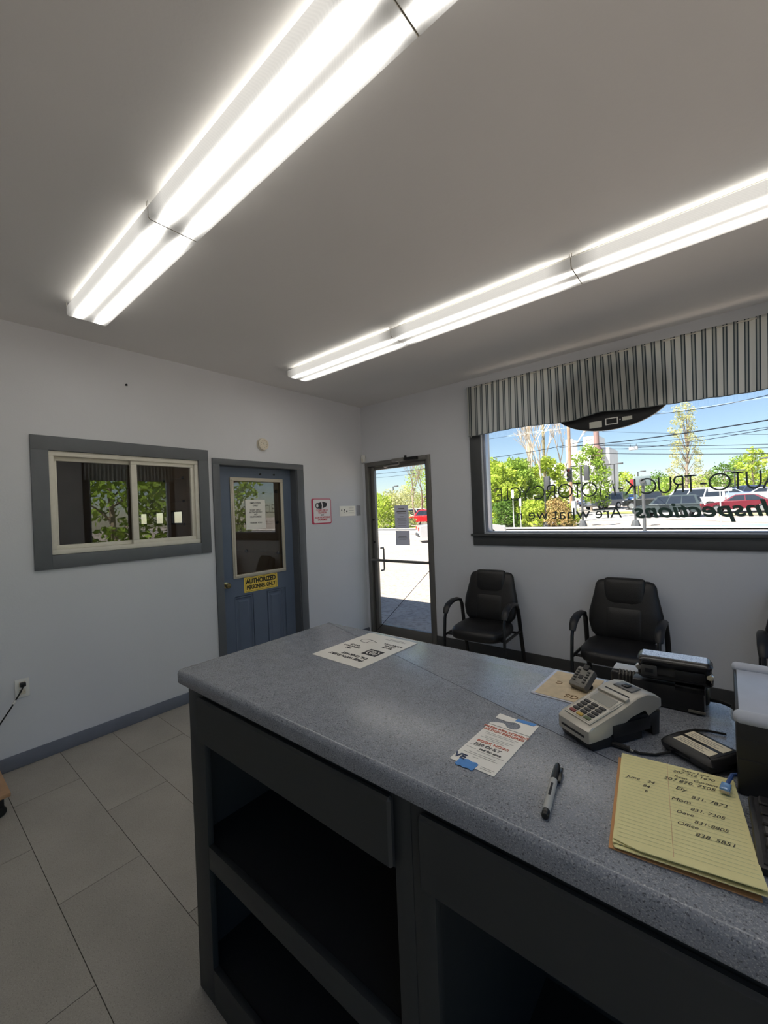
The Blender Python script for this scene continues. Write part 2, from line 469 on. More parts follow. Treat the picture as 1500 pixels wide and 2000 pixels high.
for d_, x0_, x1_ in ((0.0, -0.1, -0.088), (0.014, -0.092, -0.082)):
    o0, o1, o2, o3 = g[0] - 0.012 + d_, g[1] + 0.012 - d_, g[2] - 0.012 + d_, g[3] + 0.012 - d_
    w_ = 0.036 - d_
    b.box((x0_, o0, o2), (x1_, o1, o2 + w_), bev=0.003); b.box((x0_, o0, o3 - w_), (x1_, o1, o3), bev=0.003)
    b.box((x0_, o0, o2 + w_), (x1_, o0 + w_, o3 - w_), bev=0.003); b.box((x0_, o1 - w_, o2 + w_), (x1_, o1, o3 - w_), bev=0.003)
b.build('lite_frame', mat('lite_cream', srgb(196, 188, 172), 0.5), slab)
B().box((-0.122, g[0], g[2]), (-0.116, g[1], g[3])).build('pane', GLASS2, slab, smooth=False)
kn = B().lathe([(0.030, -0.100), (0.030, -0.094), (0.014, -0.090), (0.012, -0.068), (0.020, -0.062), (0.027, -0.050), (0.027, -0.040), (0.020, -0.032), (0.0, -0.030)], (0, -1.932, 0.945), 'x', 20).build('doorknob', 'brass', slab)
for y_ in (-1.50, -1.33):
    B().lathe([(0.006, -0.1), (0.006, -0.085), (0.010, -0.082), (0.0, -0.078)], (0, y_, 2.045), 'x', 8).build('coat_hook', 'dark_metal', slab)

def panel_sign(name, label, cat, M, c, ux, uy, w, h, th=0.003, rad=0.0, loc=None):
    """thin flat plate centred at c with its face along ux x uy"""
    ux, uy = Vector(ux).normalized(), Vector(uy).normalized(); uz = ux.cross(uy); c = Vector(c)
    t = thing(name, label, cat, c - uy * (h/2))
    pts = []
    if rad <= 0: pts = [(-w/2, -h/2), (w/2, -h/2), (w/2, h/2), (-w/2, h/2)]
    else:
        for sx_, sy_, a0 in ((1, -1, -PI/2), (1, 1, 0), (-1, 1, PI/2), (-1, -1, PI)):
            for j in range(4):
                a = a0 + j * PI / 6
                pts.append((sx_ * (w/2 - rad) + rad * math.cos(a), sy_ * (h/2 - rad) + rad * math.sin(a)))
    b = B(); A = [c + ux * p[0] + uy * p[1] for p in pts]; Z = [q + uz * th for q in A]
    b.rings([A, Z]); b.build('plate', M, t, smooth=False)
    return t, c + uz * th, ux, uy, uz
# reading direction on the left wall: +y to the right, +z up, face +x
# yellow sign on the staff door
t, c, ux, uy, uz = panel_sign('warning_sign', 'yellow authorized personnel only sign on the staff door', 'sign', 'sign_yellow', (-0.0995, -1.533, 0.912), (0, 1, 0), (0, 0, 1), 0.40, 0.152, rad=0.006)
text_part('AUTHORIZED', 0.066, 'sign_black', t, c + uy * 0.030, ux, uy, bold=0.0030, xs=0.86)
text_part('PERSONNEL ONLY', 0.056, 'sign_black', t, c - uy * 0.030, ux, uy, bold=0.0024, xs=0.73)
b = B()
for a0, a1, c0, c1 in ((-0.185, 0.185, 0.064, 0.0668), (-0.185, 0.185, -0.0668, -0.064), (-0.185, -0.182, -0.0668, 0.0668), (0.182, 0.185, -0.0668, 0.0668)):
    P = [c + ux * p + uy * q + uz * 0.0004 for p, q in ((a0, c0), (a1, c0), (a1, c1), (a0, c1))]; b.poly(P)
b.build('border', 'sign_black', t, smooth=False)
# paper notice behind the staff door glass
t, c, ux, uy, uz = panel_sign('paper_notice', 'white printed paper notice taped to the staff door glass', 'notice', 'paper', (-0.1150, -1.555, 1.625), (0, 1, 0), (0, 0, 1), 0.235, 0.305, th=0.001)
for i, (s_, h_) in enumerate((('EMPLOYEES', 0.118), ('ONLY', 0.092), ('STAFF ONLY', 0.045), ('AUTHORIZED', 0.022), ('NO', -0.002), ('CUSTOMERS', -0.026), ('THANK YOU', -0.088))):
    text_part(s_, 0.024, 'ink', t, c + uy * h_, ux, uy, bold=0.0004)
# smoke detector over the staff door
t = thing('smoke_detector', 'round cream smoke detector above the staff door', 'smoke detector', (0.0, -1.525, 2.27))
B().lathe([(0.062, 0.0005), (0.064, 0.010), (0.060, 0.014)], (0, -1.525, 2.342), 'x', 28).build('mounting_plate', 'cream_plastic', t)
cv = B().lathe([(0.056, 0.014), (0.060, 0.020), (0.058, 0.036), (0.044, 0.042), (0.042, 0.039), (0.0, 0.039)], (0, -1.525, 2.342), 'x', 28).build('cover', 'cream_plastic', t)
B().lathe([(0.014, 0.039), (0.013, 0.044), (0.0, 0.045)], (0, -1.520, 2.348), 'x', 14).build('test_button', 'white_vinyl', cv)
b = B()
for j in range(9):
    a = 2*PI*j/9
    b.box((0.0391, -1.525 + 0.034*math.cos(a) - 0.004, 2.342 + 0.034*math.sin(a) - 0.0025), (0.0405, -1.525 + 0.034*math.cos(a) + 0.004, 2.342 + 0.034*math.sin(a) + 0.0025))
b.build('vent_slots', 'ink_grey', cv, smooth=False)
# CCTV sign
t, c, ux, uy, uz = panel_sign('security_sign', 'white closed circuit television sign with camera picture and red border', 'sign', 'sign_red', (0.0005, -0.7455, 1.6335), (0, 1, 0), (0, 0, 1), 0.303, 0.298, th=0.003, rad=0.02)
def plate2(cx, cy, w, h, M, up, name='face', parent=None, rad=0.0):
    pts = []
    if rad:
        for sx_, sy_, a0 in ((1, -1, -PI/2), (1, 1, 0), (-1, 1, PI/2), (-1, -1, PI)):
            for j in range(4):
                a = a0 + j*PI/6; pts.append((cx + sx_*(w/2-rad) + rad*math.cos(a), cy + sy_*(h/2-rad) + rad*math.sin(a)))
    else: pts = [(cx-w/2, cy-h/2), (cx+w/2, cy-h/2), (cx+w/2, cy+h/2), (cx-w/2, cy+h/2)]
    return B().poly([c + ux*p + uy*q + uz*up for p, q in pts]).build(name, M, parent or t, smooth=False, fix=False)
plate2(0.008, 0.002, 0.266, 0.276, mat('sign_white', srgb(236, 230, 232), 0.45), 0.0004, rad=0.014)
def shp(pts, M, up, name): return B().poly([c + ux*p + uy*q + uz*up for p, q in pts]).build(name, M, t, smooth=False, fix=False)
ell = lambda cx, cy, rx, ry, n=20: [(cx + rx*math.cos(2*PI*j/n), cy + ry*math.sin(2*PI*j/n)) for j in range(n)]
shp([(-0.062, 0.033), (-0.01, 0.027), (0.062, 0.049), (0.086, 0.068), (0.084, 0.098), (0.030, 0.112), (-0.02, 0.106), (-0.062, 0.096)], 'sign_black', 0.0008, 'camera_picture')
shp(ell(-0.066, 0.066, 0.030, 0.034), 'sign_black', 0.0011, 'camera_picture')
shp(ell(-0.066, 0.066, 0.017, 0.023), MATS['sign_white'], 0.0014, 'camera_picture')
shp([(0.000, 0.030), (0.012, 0.034), (0.020, 0.068), (0.010, 0.108), (-0.006, 0.107), (0.006, 0.068)], MATS['sign_white'], 0.0014, 'camera_picture')
for s_, h_, sz, mt in (('CLOSED CIRCUIT', 0.012, 0.030, 'ink_red'), ('TELEVISION', -0.016, 0.031, 'ink_red'), ('AND', -0.044, 0.026, 'sign_black'), ('AUDIO MONITORING', -0.073, 0.030, 'ink_red'), ('ON PREMISES', -0.100, 0.031, 'ink_red')):
    text_part(s_, sz, mt, t, c + ux*0.008 + uy*h_ + uz*0.0004, ux, uy, bold=0.0008, xs=0.80)
# laminated card and blank plate beside it
t, c, ux, uy, uz = panel_sign('notice_card', 'small white card with symbols on the wall beside the glass door', 'notice', 'laminated', (0.0005, -0.312, 1.626), (0, 1, 0), (0, 0, 1), 0.28, 0.126, th=0.002)
for p, q, s_ in ((-0.105, 0.012, 0.016), (-0.060, 0.014, 0.018), (-0.015, -0.004, 0.020), (-0.06, -0.012, 0.012)):
    shp([(p - s_/2, q - s_/2), (p + s_/2, q - s_/2), (p + s_/2, q + s_/2), (p - s_/2, q + s_/2)], 'ink_grey' if s_ < 0.015 else 'ink', 0.0004, 'symbol')
for q in (0.035, 0.005, -0.025):
    shp([(0.02, q), (0.11, q), (0.11, q + 0.004), (0.02, q + 0.004)], 'ink_grey', 0.0004, 'text_line')
t = thing('wall_plate', 'small grey blank wall plate in the corner by the glass door', 'wall plate', (0.0, -0.11, 1.565))
B().box((0.0005, -0.146, 1.565), (0.008, -0.078, 1.694), bev=0.003).build('plate', mat('grey_plate', srgb(150, 150, 156), 0.5), t)
for z_ in (1.59, 1.668): B().lathe([(0.004, 0.008), (0.004, 0.0092), (0.0, 0.0095)], (0, -0.112, z_), 'x', 8).build('screw', 'dark_metal', t)
# little contact sensor over the door frame
t = thing('door_sensor', 'small white plastic sensor box in the corner above the door frame', 'sensor', (0.045, -0.0, 2.246))
B().box((0.012, -0.040, 2.246), (0.062, -0.0005, 2.345), bev=0.008).build('housing', 'white_plastic', t)
B().box((0.026, -0.0415, 2.262), (0.048, -0.0395, 2.300), bev=0.0008).build('sensor_window', 'cream_plastic', t)
# nail in the wall
B().lathe([(0.003, 0.0003), (0.003, 0.02), (0.009, 0.021), (0.009, 0.024), (0.0, 0.025)], (0, -2.771, 2.691), 'x', 10).build('nail', 'dark_metal', label='dark nail stuck in the wall above the sliding window', cat='nail')
# outlet with plug and cord
t = thing('wall_outlet', 'white double wall outlet low on the left wall', 'outlet', (0.0, -3.469, 0.457))
pl_ = B().box((0.0005, -3.507, 0.457), (0.008, -3.431, 0.579), bev=0.003).build('cover_plate', 'white_plastic', t)
for z_ in (0.494, 0.545):
    r_ = B().box((0.0078, -3.486, z_ - 0.017), (0.0105, -3.452, z_ + 0.017), bev=0.004).build('socket', 'cream_plastic', pl_)
    b = B()
    for dy in (-0.007, 0.007): b.box((0.0104, -3.469 + dy - 0.0012, z_ - 0.004), (0.0108, -3.469 + dy + 0.0012, z_ + 0.006))
    b.build('slots', 'ink', pl_, smooth=False)
t = thing('extension_cord', 'black power cord plugged into the wall outlet', 'cord', (0.03, -3.47, 0.0))
pg = B().box((0.011, -3.484, 0.531), (0.042, -3.453, 0.559), bev=0.006).build('plug', 'black_plastic', t)
pth = [(0.040, -3.468, 0.545), (0.055, -3.475, 0.530), (0.062, -3.50, 0.487), (0.062, -3.54, 0.42), (0.060, -3.60, 0.33), (0.055, -3.68, 0.21), (0.05, -3.78, 0.10), (0.048, -3.90, 0.03), (0.046, -4.05, 0.006), (0.045, -4.5, 0.0055), (0.045, -5.0, 0.0055)]
B().tube(pth, 0.0045, 8).build('cable', 'black_rubber', t)
B().tube([(0.062, -3.512, 0.468), (0.062, -3.525, 0.446)], 0.0075, 8).build('cable_tag', 'white_plastic', t)
# wooden dolly at the left edge of the view
t = thing('dolly', 'flat wooden dolly board on black casters by the left wall', 'dolly', (0.32, -3.95, 0))
B().box((0.12, -4.25, 0.098), (0.55, -3.618, 0.12), bev=0.003).build('board', mat('plywood', srgb(168, 132, 98), 0.6, var=0.15, vscale=14), t)
for x_ in (0.17, 0.535):
    for y_ in (-4.19, -3.665):
        cst = B().lathe([(0.0, -0.011), (0.026, -0.011), (0.030, -0.006), (0.030, 0.006), (0.026, 0.011), (0.0, 0.011)], (x_, y_, 0.0305), 'x', 16).build('caster', 'black_rubber', t)
        B().box((x_ - 0.016, y_ - 0.018, 0.055), (x_ + 0.016, y_ + 0.018, 0.0975), bev=0.003).build('caster_fork', 'dark_metal', cst)

# ------------------------------------------------------------------ glass entrance door
d2 = thing('door_2', 'aluminium framed glass entrance door with push bar', 'door', (0.55, 0.05, 0), kind='structure')
for nm, a, c_ in (('frame_post', (0.048, -0.012, 0.0005), (0.100, 0.14, 2.241)), ('frame_post', (1.004, -0.012, 0.0005), (1.058, 0.14, 2.241)), ('frame_head', (0.100, -0.012, 2.186), (1.004, 0.14, 2.241))):
    B().box(a, c_, bev=0.004).build(nm, 'alu_paint', d2)
B().box((0.100, -0.01, 0.0005), (1.004, 0.2, 0.022), bev=0.004).build('threshold', 'aluminium', d2)
leaf = B()
leaf.box((0.104, 0.03, 0.026), (0.166, 0.075, 2.182), bev=0.004); leaf.box((0.960, 0.03, 0.026), (1.000, 0.075, 2.182), bev=0.004)
leaf.box((0.166, 0.03, 2.140), (0.960, 0.075, 2.182), bev=0.004); leaf.box((0.166, 0.03, 0.026), (0.960, 0.075, 0.148), bev=0.004)
leaf = leaf.build('door_leaf', 'alu_paint', d2)
B().box((0.160, 0.050, 0.140), (0.966, 0.056, 2.146)).build('pane', GLASS, leaf, smooth=False)
b = B().tube([(0.108, 0.028, 0.985), (0.125, -0.022, 0.985), (0.14, -0.03, 0.985), (0.96, -0.03, 0.985), (0.985, -0.022, 0.985), (0.996, 0.028, 0.985)], 0.017, 10); b.build('push_bar', 'alu_paint', leaf)
B().tube([(0.208, 0.060, 1.13), (0.208, 0.110, 1.13), (0.208, 0.118, 1.11), (0.208, 0.118, 0.86), (0.208, 0.110, 0.84), (0.208, 0.060, 0.84)], 0.011, 8).build('pull_handle', 'alu_paint', leaf)
for z_ in (1.50, 1.21): B().lathe([(0.013, 0.03), (0.013, 0.018), (0.010, 0.015), (0.0, 0.015)], (0.135, 0, z_), 'y', 14).build('lock_cylinder', 'dark_metal', leaf)
B().tube([(0.130, 0.020, 0.068), (0.995, 0.018, 0.905)], 0.0035, 6).build('brace_rod', 'dark_metal', leaf)
cl = B().box((0.545, -0.075, 2.196), (0.725, -0.0125, 2.238), bev=0.008).build('door_closer', 'aluminium', d2)
B().tube([(0.64, -0.045, 2.196), (0.64, -0.045, 2.168), (0.61, -0.06, 2.164), (0.40, -0.045, 2.162), (0.395, 0.028, 2.160)], 0.009, 8).build('closer_arm', 'aluminium', cl)
B().box((0.730, -0.060, 2.200), (0.900, -0.0125, 2.236), bev=0.006).build('closer_bracket', 'dark_metal', cl)
B().lathe([(0.014, 2.236), (0.014, 2.262), (0.0, 2.264)], (0.73, -0.035, 0), 'z', 10).build('closer_valve', 'dark_metal', cl)
def door_paper(label, x0, x1, z0, z1, lines):
    t = thing('paper_notice', label, 'notice', ((x0+x1)/2, 0.049, z0))
    B().box((x0, 0.0482, z0), (x1, 0.0495, z1)).build('sheet', 'paper_back', t, smooth=False)
    for zz, wd, th in lines:
        xm = (x0+x1)/2
        B().box((xm - wd/2, 0.0478, zz - th/2), (xm + wd/2, 0.0482, zz + th/2)).build('text_line', 'ink_grey', t, smooth=False)
door_paper('tall printed notice on the entrance door glass', 0.468, 0.682, 1.380, 1.670, [(1.628, 0.09, 0.013), (1.592, 0.15, 0.016), (1.567, 0.13, 0.005), (1.53, 0.06, 0.006), (1.51, 0.14, 0.004), (1.497, 0.12, 0.004), (1.475, 0.15, 0.004), (1.462, 0.14, 0.004), (1.448, 0.12, 0.004), (1.420, 0.13, 0.004)])
door_paper('shorter printed notice below the tall one on the entrance door', 0.472, 0.686, 1.177, 1.355, [(1.285, 0.12, 0.006), (1.265, 0.14, 0.004), (1.248, 0.11, 0.004)])

# ------------------------------------------------------------------ shop window
w2 = thing('window_2', 'wide shop window with dark frame and mirrored lettering', 'window', (3.02, 0.0, 1.20), kind='structure')
mat('dark_trim', srgb(66, 68, 70), 0.5, var=0.05, vscale=12)
B().box((1.576, -0.020, 1.328), (1.702, -0.0004, 2.855), bev=0.003).build('casing_board', 'dark_trim', w2)
B().box((4.348, -0.020, 1.328), (4.474, -0.0004, 2.855), bev=0.003).build('casing_board', 'dark_trim', w2)
B().box((1.560, -0.045, 1.300), (4.490, -0.0004, 1.328), bev=0.004).build('stool', 'dark_trim', w2)
B().box((1.576, -0.020, 1.206), (4.474, -0.0004, 1.300), bev=0.003).build('apron', 'dark_trim', w2)
b = B(); x0, x1, z0, z1 = 1.702, 4.348, 1.337, 2.868
for a, c_ in (((x0, z0), (x1, z0 + 0.010)), ((x0, z1 - 0.03), (x1, z1)), ((x0, z0 + 0.010), (x0 + 0.028, z1 - 0.03)), ((x1 - 0.028, z0 + 0.010), (x1, z1 - 0.03))):
    b.box((a[0], 0.035, a[1]), (c_[0], 0.10, c_[1]), bev=0.003)
b.build('frame', mat('win_alu', srgb(170, 176, 190), 0.35, metal=0.6), w2)
pane2 = B().box((x0 + 0.020, 0.062, z0 + 0.004), (x1 - 0.020, 0.068, z1 - 0.02)).build('pane', GLASS, w2, smooth=False)

# stroke lettering stuck to the inside of the glass, reading from the street (mirrored from here)
def stroke(b, pts, w, y=0.0610, closed=False):
    P = [Vector((p[0], 0, p[1])) for p in pts]; n = len(P); L, R = [], []
    for i in range(n):
        if closed: d = P[(i+1) % n] - P[(i-1) % n]
        else: d = P[min(i+1, n-1)] - P[max(i-1, 0)]
        d.normalize(); q = Vector((-d.z, 0, d.x)) * (w/2)
        L.append(P[i] + q); R.append(P[i] - q)
    rng = range(n if closed else n - 1)
    for i in rng:
        j = (i+1) % n
        b.poly([(L[i].x, y, L[i].z), (L[j].x, y, L[j].z), (R[j].x, y, R[j].z), (R[i].x, y, R[i].z)])
def arc(cx, cz, rx, rz, a0, a1, n=18): return [(cx + rx*math.cos(math.radians(a0 + (a1-a0)*i/n)), cz + rz*math.sin(math.radians(a0 + (a1-a0)*i/n))) for i in range(n+1)]
GL = {  # letters in a unit box, normal reading direction
 'O': lambda: [(arc(.5, .5, .46, .47, 0, 360, 28)[:-1], True)],
 'C': lambda: [(arc(.55, .5, .5, .47, 45, 315, 22), False)],
 'U': lambda: [([(.06, 1), (.06, .40)] + arc(.5, .40, .44, .37, 180, 360, 16) + [(.94, .40), (.94, 1)], False)],
 'T': lambda: [([(0, .97), (1, .97)], False), ([(.5, 1), (.5, 0)], False)],
 'R': lambda: [([(.08, 0), (.08, 1)], False), ([(.08, .97), (.55, .97)] + arc(.58, .73, .34, .24, 90, -90, 12) + [(.55, .49), (.08, .49)], False), ([(.50, .49), (.95, 0)], False)],
 'K': lambda: [([(.08, 0), (.08, 1)], False), ([(.92, 1), (.10, .45)], False), ([(.34, .60), (.96, 0)], False)],
 'M': lambda: [([(.04, 0), (.20, 1), (.50, .12), (.80, 1), (.96, 0)], False)],
 'Y': lambda: [([(0, 1), (.5, .46), (1, 1)], False), ([(.5, .46), (.5, 0)], False)],
 'L': lambda: [([(.08, 1), (.08, .03), (.95, .03)], False)],
 'E': lambda: [([(.95, .97), (.08, .97), (.08, .03), (.95, .03)], False), ([(.08, .5), (.85, .5)], False)],
 'A': lambda: [([(0, 0), (.5, 1), (1, 0)], False), ([(.2, .34), (.8, .34)], False)],
 '-': lambda: [([(0, .44), (1, .44)], False)],
}
for ch, xa, xb in (('E', 1.813, 1.880), ('L', 1.897, 1.947), ('C', 1.965, 2.085), ('Y', 2.080, 2.180), ('C', 2.196, 2.318), ('R', 2.337, 2.418), ('O', 2.440, 2.574), ('T', 2.579, 2.650), ('O', 2.650, 2.780), ('M', 2.796, 2.930), ('-', 2.948, 2.988),
                   ('K', 3.000, 3.082), ('C', 3.105, 3.229), ('U', 3.240, 3.331), ('R', 3.345, 3.412), ('T', 3.418, 3.497), ('-', 3.516, 3.557), ('O', 3.569, 3.703), ('T', 3.709, 3.776), ('U', 3.788, 3.875), ('A', 3.883, 3.985)):
    b = B(); zb, ht = 1.660, 0.132
    for pts, closed in GL[ch](): stroke(b, [(xb - p * (xb - xa), zb + q * ht) for p, q in pts], 0.0125, closed=closed)
    b.build('letter', 'vinyl_letter', pane2, smooth=False)
for s_, xa, xb, hz in (('Are', 2.759, 2.970, 0.0), ('what', 2.378, 2.717, 0.0), ('we', 2.150, 2.344, 0.0), ('n', 2.030, 2.085, 0.0)):
    o = text_part(s_, 0.145, 'vinyl_letter', pane2, ((xa+xb)/2, 0.061, 1.508), (-1, 0, 0), (0, 0, 1), xs=1.0)
    xsn = [v.co.x for v in o.data.vertices]; cxn = (min(xsn)+max(xsn))/2; f_ = (xb-xa)/(max(xsn)-min(xsn))
    base = (xa+xb)/2 - WL[pane2.name].x
    for v in o.data.vertices: v.co.x = base + (v.co.x - cxn) * f_
o = text_part('Inspections', 0.170, 'vinyl_letter_green', pane2, (3.48, 0.061, 1.512), (-1, 0, 0), (0, 0, 1), bold=0.004, shear=0.25)
xsn = [v.co.x for v in o.data.vertices]; cxn = (min(xsn)+max(xsn))/2; f_ = 0.86/(max(xsn)-min(xsn))
for v in o.data.vertices: v.co.x = (3.492 - WL[pane2.name].x) + (v.co.x - cxn) * f_

# oval sign hung in the window, seen from its back
t = thing('oval_sign', 'black back of an oval sign hung behind the valance', 'sign', (2.90, 0.02, 2.23))
b = B(); c_ = (2.905, 2.505)
prof = [(0.90, -0.012), (1.0, -0.004), (1.0, 0.026), (0.94, 0.034)]
b.rings([[(c_[0] + 0.475*k_*math.cos(2*PI*j/48), y_ , c_[1] + 0.275*k_*math.sin(2*PI*j/48)) for j in range(48)] for k_, y_ in prof])
b.build('housing', 'black_plastic', t)
for x0_, x1_, z0_, z1_, m_ in ((2.755, 2.855, 2.262, 2.318, 'paper_tag'), (3.012, 3.085, 2.292, 2.322, 'paper_tag')):
    B().box((x0_, -0.0145, z0_), (x1_, -0.0117, z1_)).build('sticker', mat('paper_tag', srgb(205, 205, 195), 0.6), t, smooth=False)
b = B()
for a, d_ in (((2.882, 2.272), (2.98, 2.280)), ((2.882, 2.322), (2.98, 2.330)), ((2.882, 2.280), (2.890, 2.322)), ((2.972, 2.280), (2.98, 2.322))): b.box((a[0], -0.016, a[1]), (d_[0], -0.0117, d_[1]))
b.build('socket_rim', 'white_plastic', t, smooth=False)
B().lathe([(0.006, -0.011), (0.006, -0.015), (0.0, -0.0155)], (2.996, 0, 2.305), 'y', 8).build('screw', 'chrome', t)
for x_ in (2.72, 3.09): B().tube([(x_, 0.01, 2.74), (x_, 0.01, 2.869)], 0.004, 6).build('hanger', 'dark_metal', t)

# ------------------------------------------------------------------ valances
def valance(name, label, p0, p1, nrm, ztop, zbot, seed, drop=None):
    """gathered striped cloth on a rod; p0->p1 along the wall, nrm points into the room"""
    p0, p1, nrm = Vector(p0), Vector(p1), Vector(nrm); L = (p1 - p0).length; d = (p1 - p0) / L
    t = thing(name, label, 'valance', (p0 + p1) / 2 + Vector((0, 0, zbot)))
    rnd = random.Random(seed)
    ph = [rnd.uniform(0, 6.28) for _ in range(6)]
    n = int(L / 0.006); rows = 12; verts = []; arcs = []
    def fold(s, k):
        a = 0.30 + 0.70 * k
        return a * (0.009 * math.sin(s * 2*PI/0.155 + ph[0] + 0.9 * math.sin(s*2.3 + ph[1])) + 0.007 * math.sin(s * 2*PI/0.41 + ph[2]) + 0.0035 * math.sin(s*2*PI/0.062 + ph[3]))
    def shift(s, k):
        return 0.012 * k * math.sin(s * 3.1 + ph[4]) + 0.006 * math.sin(s * 2*PI/0.9 + ph[5])
    for r in range(rows + 1):
        k = r / rows; arc_ = 0; prev = None
        for i in range(n + 1):
            s = L * i / n
            zb = zbot + (drop(s) if drop else 0.0)
            off = 0.085 + fold(s, k) - 0.004 * k
            if i == 0 or i == n: off = min(off, 0.085)
            q = (off, s)
            if prev is not None: arc_ += math.hypot(q[0]-prev[0], q[1]-prev[1])
            prev = q
            P = p0 + d * (s + shift(s, k) * (1 if 2 < i < n-2 else 0)) + nrm * off + Vector((0, 0, ztop + (zb - ztop) * k))
            verts.append(P - WL[t.name]); arcs.append(s / 0.0625)
    faces = []
    for r in range(rows):
        for i in range(n):
            a = r*(n+1)+i; faces.append((a, a+1, a+n+2, a+n+1))
    o = mesh_obj('cloth', verts, faces, MATS['striped_fabric'], t, smooth=True)
    at_ = o.data.attributes.new('arc', 'FLOAT', 'POINT'); at_.data.foreach_set('value', arcs)
    for end, sgn in ((0, 0.0), (L, 0.0)):
        P = p0 + d * end
        vs = [P + Vector((0, 0, ztop)), P + nrm*0.085 + Vector((0, 0, ztop)), P + nrm*0.085 + Vector((0, 0, zbot + (drop(end) if drop else 0))), P + Vector((0, 0, zbot + (drop(end) if drop else 0)))]
        vs = [v + nrm * 0.0215 if i in (0, 3) else v for i, v in enumerate(vs)]
        q = mesh_obj('side_return', [v - WL[t.name] for v in vs], [(0, 1, 2, 3)], MATS['striped_fabric'], t)
        a2 = q.data.attributes.new('arc', 'FLOAT', 'POINT'); a2.data.foreach_set('value', [0.0, 1.3, 1.3, 0.0])
    # hem and rod pocket
    hem = B(); hv = []
    base = rows*(n+1)
    hem.tube([Vector(verts[base+i]) + WL[t.name] for i in range(0, n+1, 4)], 0.0035, 5)
    hem.build('hem', mat('hem_grey', srgb(96, 102, 104), 0.8), t)
    return t
def drop1(s):
    x = 1.603 + s
    return 0.006 * math.sin(s * 5.0) + (0.030 * math.exp(-((x - 2.86) / 0.16) ** 2)) + 0.012 * math.exp(-((x - 2.2) / 0.2) ** 2)
v1 = valance('valance', 'grey striped gathered valance across the top of the shop window', (1.603, 0, 0), (4.447, 0, 0), (0, -1, 0), 2.868, 2.352, 3, drop1)
B().tube([(1.61, -0.080, 2.855), (4.44, -0.080, 2.855)], 0.006, 6).build('rod', 'white_vinyl', v1)
v2 = valance('valance', 'grey striped valance over the side window on the right wall', (XR, -0.27, 0), (XR, -1.78, 0), (-1, 0, 0), 2.868, 2.36, 5)

# side window, out of view on the right
w3 = thing('window_3', 'side window in the right hand wall', 'window', (XR, -1.02, 1.1), kind='structure')
def side_window(t, y0, y1, z0, z1, mull):
    for a, c_ in (((y0 - 0.09, z0 - 0.07), (y0, z1 + 0.07)), ((y1, z0 - 0.07), (y1 + 0.09, z1 + 0.07)), ((y0, z0 - 0.07), (y1, z0)), ((y0, z1), (y1, z1 + 0.07))):
        B().box((XR - 0.02, a[0], a[1]), (XR - 0.0004, c_[0], c_[1]), bev=0.003).build('casing_board', 'dark_trim', t)
    b = B(); e = 0.002; w_ = 0.036
    bars = [((y0 + e, z0 + e), (y1 - e, z0 + w_)), ((y0 + e, z1 - w_), (y1 - e, z1 - e)), ((y0 + e, z0 + w_), (y0 + w_, z1 - w_)), ((y1 - w_, z0 + w_), (y1 - e, z1 - w_))] + [((m_ - 0.02, z0 + w_), (m_ + 0.02, z1 - w_)) for m_ in mull]
    for a, c_ in bars: b.box((XR + 0.04, a[0], a[1]), (XR + 0.10, c_[0], c_[1]))
    b.build('frame', 'win_alu', t, smooth=False)
    ed = [y0 + w_ - 0.005] + [m_ for m_ in mull] + [y1 - w_ + 0.005]
    for a0, a1 in zip(ed, ed[1:]): B().box((XR + 0.062, a0 + (0.016 if a0 in mull else 0), z0 + 0.03), (XR + 0.068, a1 - (0.016 if a1 in mull else 0), z1 - 0.03)).build('pane', GLASS, t, smooth=False)
side_window(w3, -1.70, -0.35, 1.10, 2.80, [])
w4 = thing('window_added', 'added unseen window in the right hand wall for extra daylight', 'window', (XR, -4.0, 0.30), kind='structure')  # invented window, added out of view to brighten the room
side_window(w4, -5.80, -2.28, 0.30, 2.86, [-4.04])

# ------------------------------------------------------------------ ceiling lights
def ceiling_light(x0, x1, y0, y1, label):
    xm, ym = (x0+x1)/2, (y0+y1)/2; w_ = (y1-y0)/2
    t = thing('ceiling_light', label, 'ceiling light', (xm, ym, 2.885), group='fluorescent ceiling lights in two rows')
    g_ = 0.003
    B().box((x0 + g_, ym - 0.065, 2.945), (x1 - g_, ym + 0.065, HC - 0.0005), bev=0.004).build('housing', 'white_vinyl', t)
    # wrap lens: sides rising to the housing, rounded lower corners
    sec = [(-w_ + 0.012, 2.952), (-w_ - 0.001, 2.944), (-w_, 2.898), (-w_ + 0.006, 2.890), (w_ - 0.006, 2.890), (w_, 2.898), (w_ + 0.001, 2.944), (w_ - 0.012, 2.952)]
    b = B(); rs = []
    for x_ in np.linspace(x0 + g_, x1 - g_, 9): rs.append([(x_, ym + p, q) for p, q in sec])
    b.rings(rs, cap=False, closed=True)
    lens = b.build('lens', 'light_lens', t, ang=50)
    for x_, s_ in ((x0 + g_, 1), (x1 - g_, -1)):
        B().prism([(ym + p * 1.004, q) for p, q in sec], 'x', x_, x_ - s_ * 0.0015).build('end_cap', 'white_vinyl', t, smooth=False)
    for x_ in (x0 + 0.004, x1 - 0.008):
        B().box((x_, ym - w_ - 0.003, 2.945), (x_ + 0.004, ym - w_ - 0.0015, 2.966)).build('lens_clip', 'white_vinyl', t, smooth=False)
    return t
L1 = (-3.276, -3.060); L2 = (-1.602, -1.372)
ceiling_light(0.569, 1.808, *L1, 'fluorescent ceiling light at the far left end of the nearer row')
ceiling_light(1.808, 3.064, *L1, 'middle fluorescent ceiling light of the nearer row, the largest in view')
ceiling_light(3.064, 4.310, *L1, 'fluorescent ceiling light cut off by the top edge, overhead')
ceiling_light(0.565, 1.797, *L2, 'far fluorescent ceiling light of the row by the shop window, nearest the corner')
ceiling_light(1.797, 3.057, *L2, 'second fluorescent ceiling light from the corner in the window row')
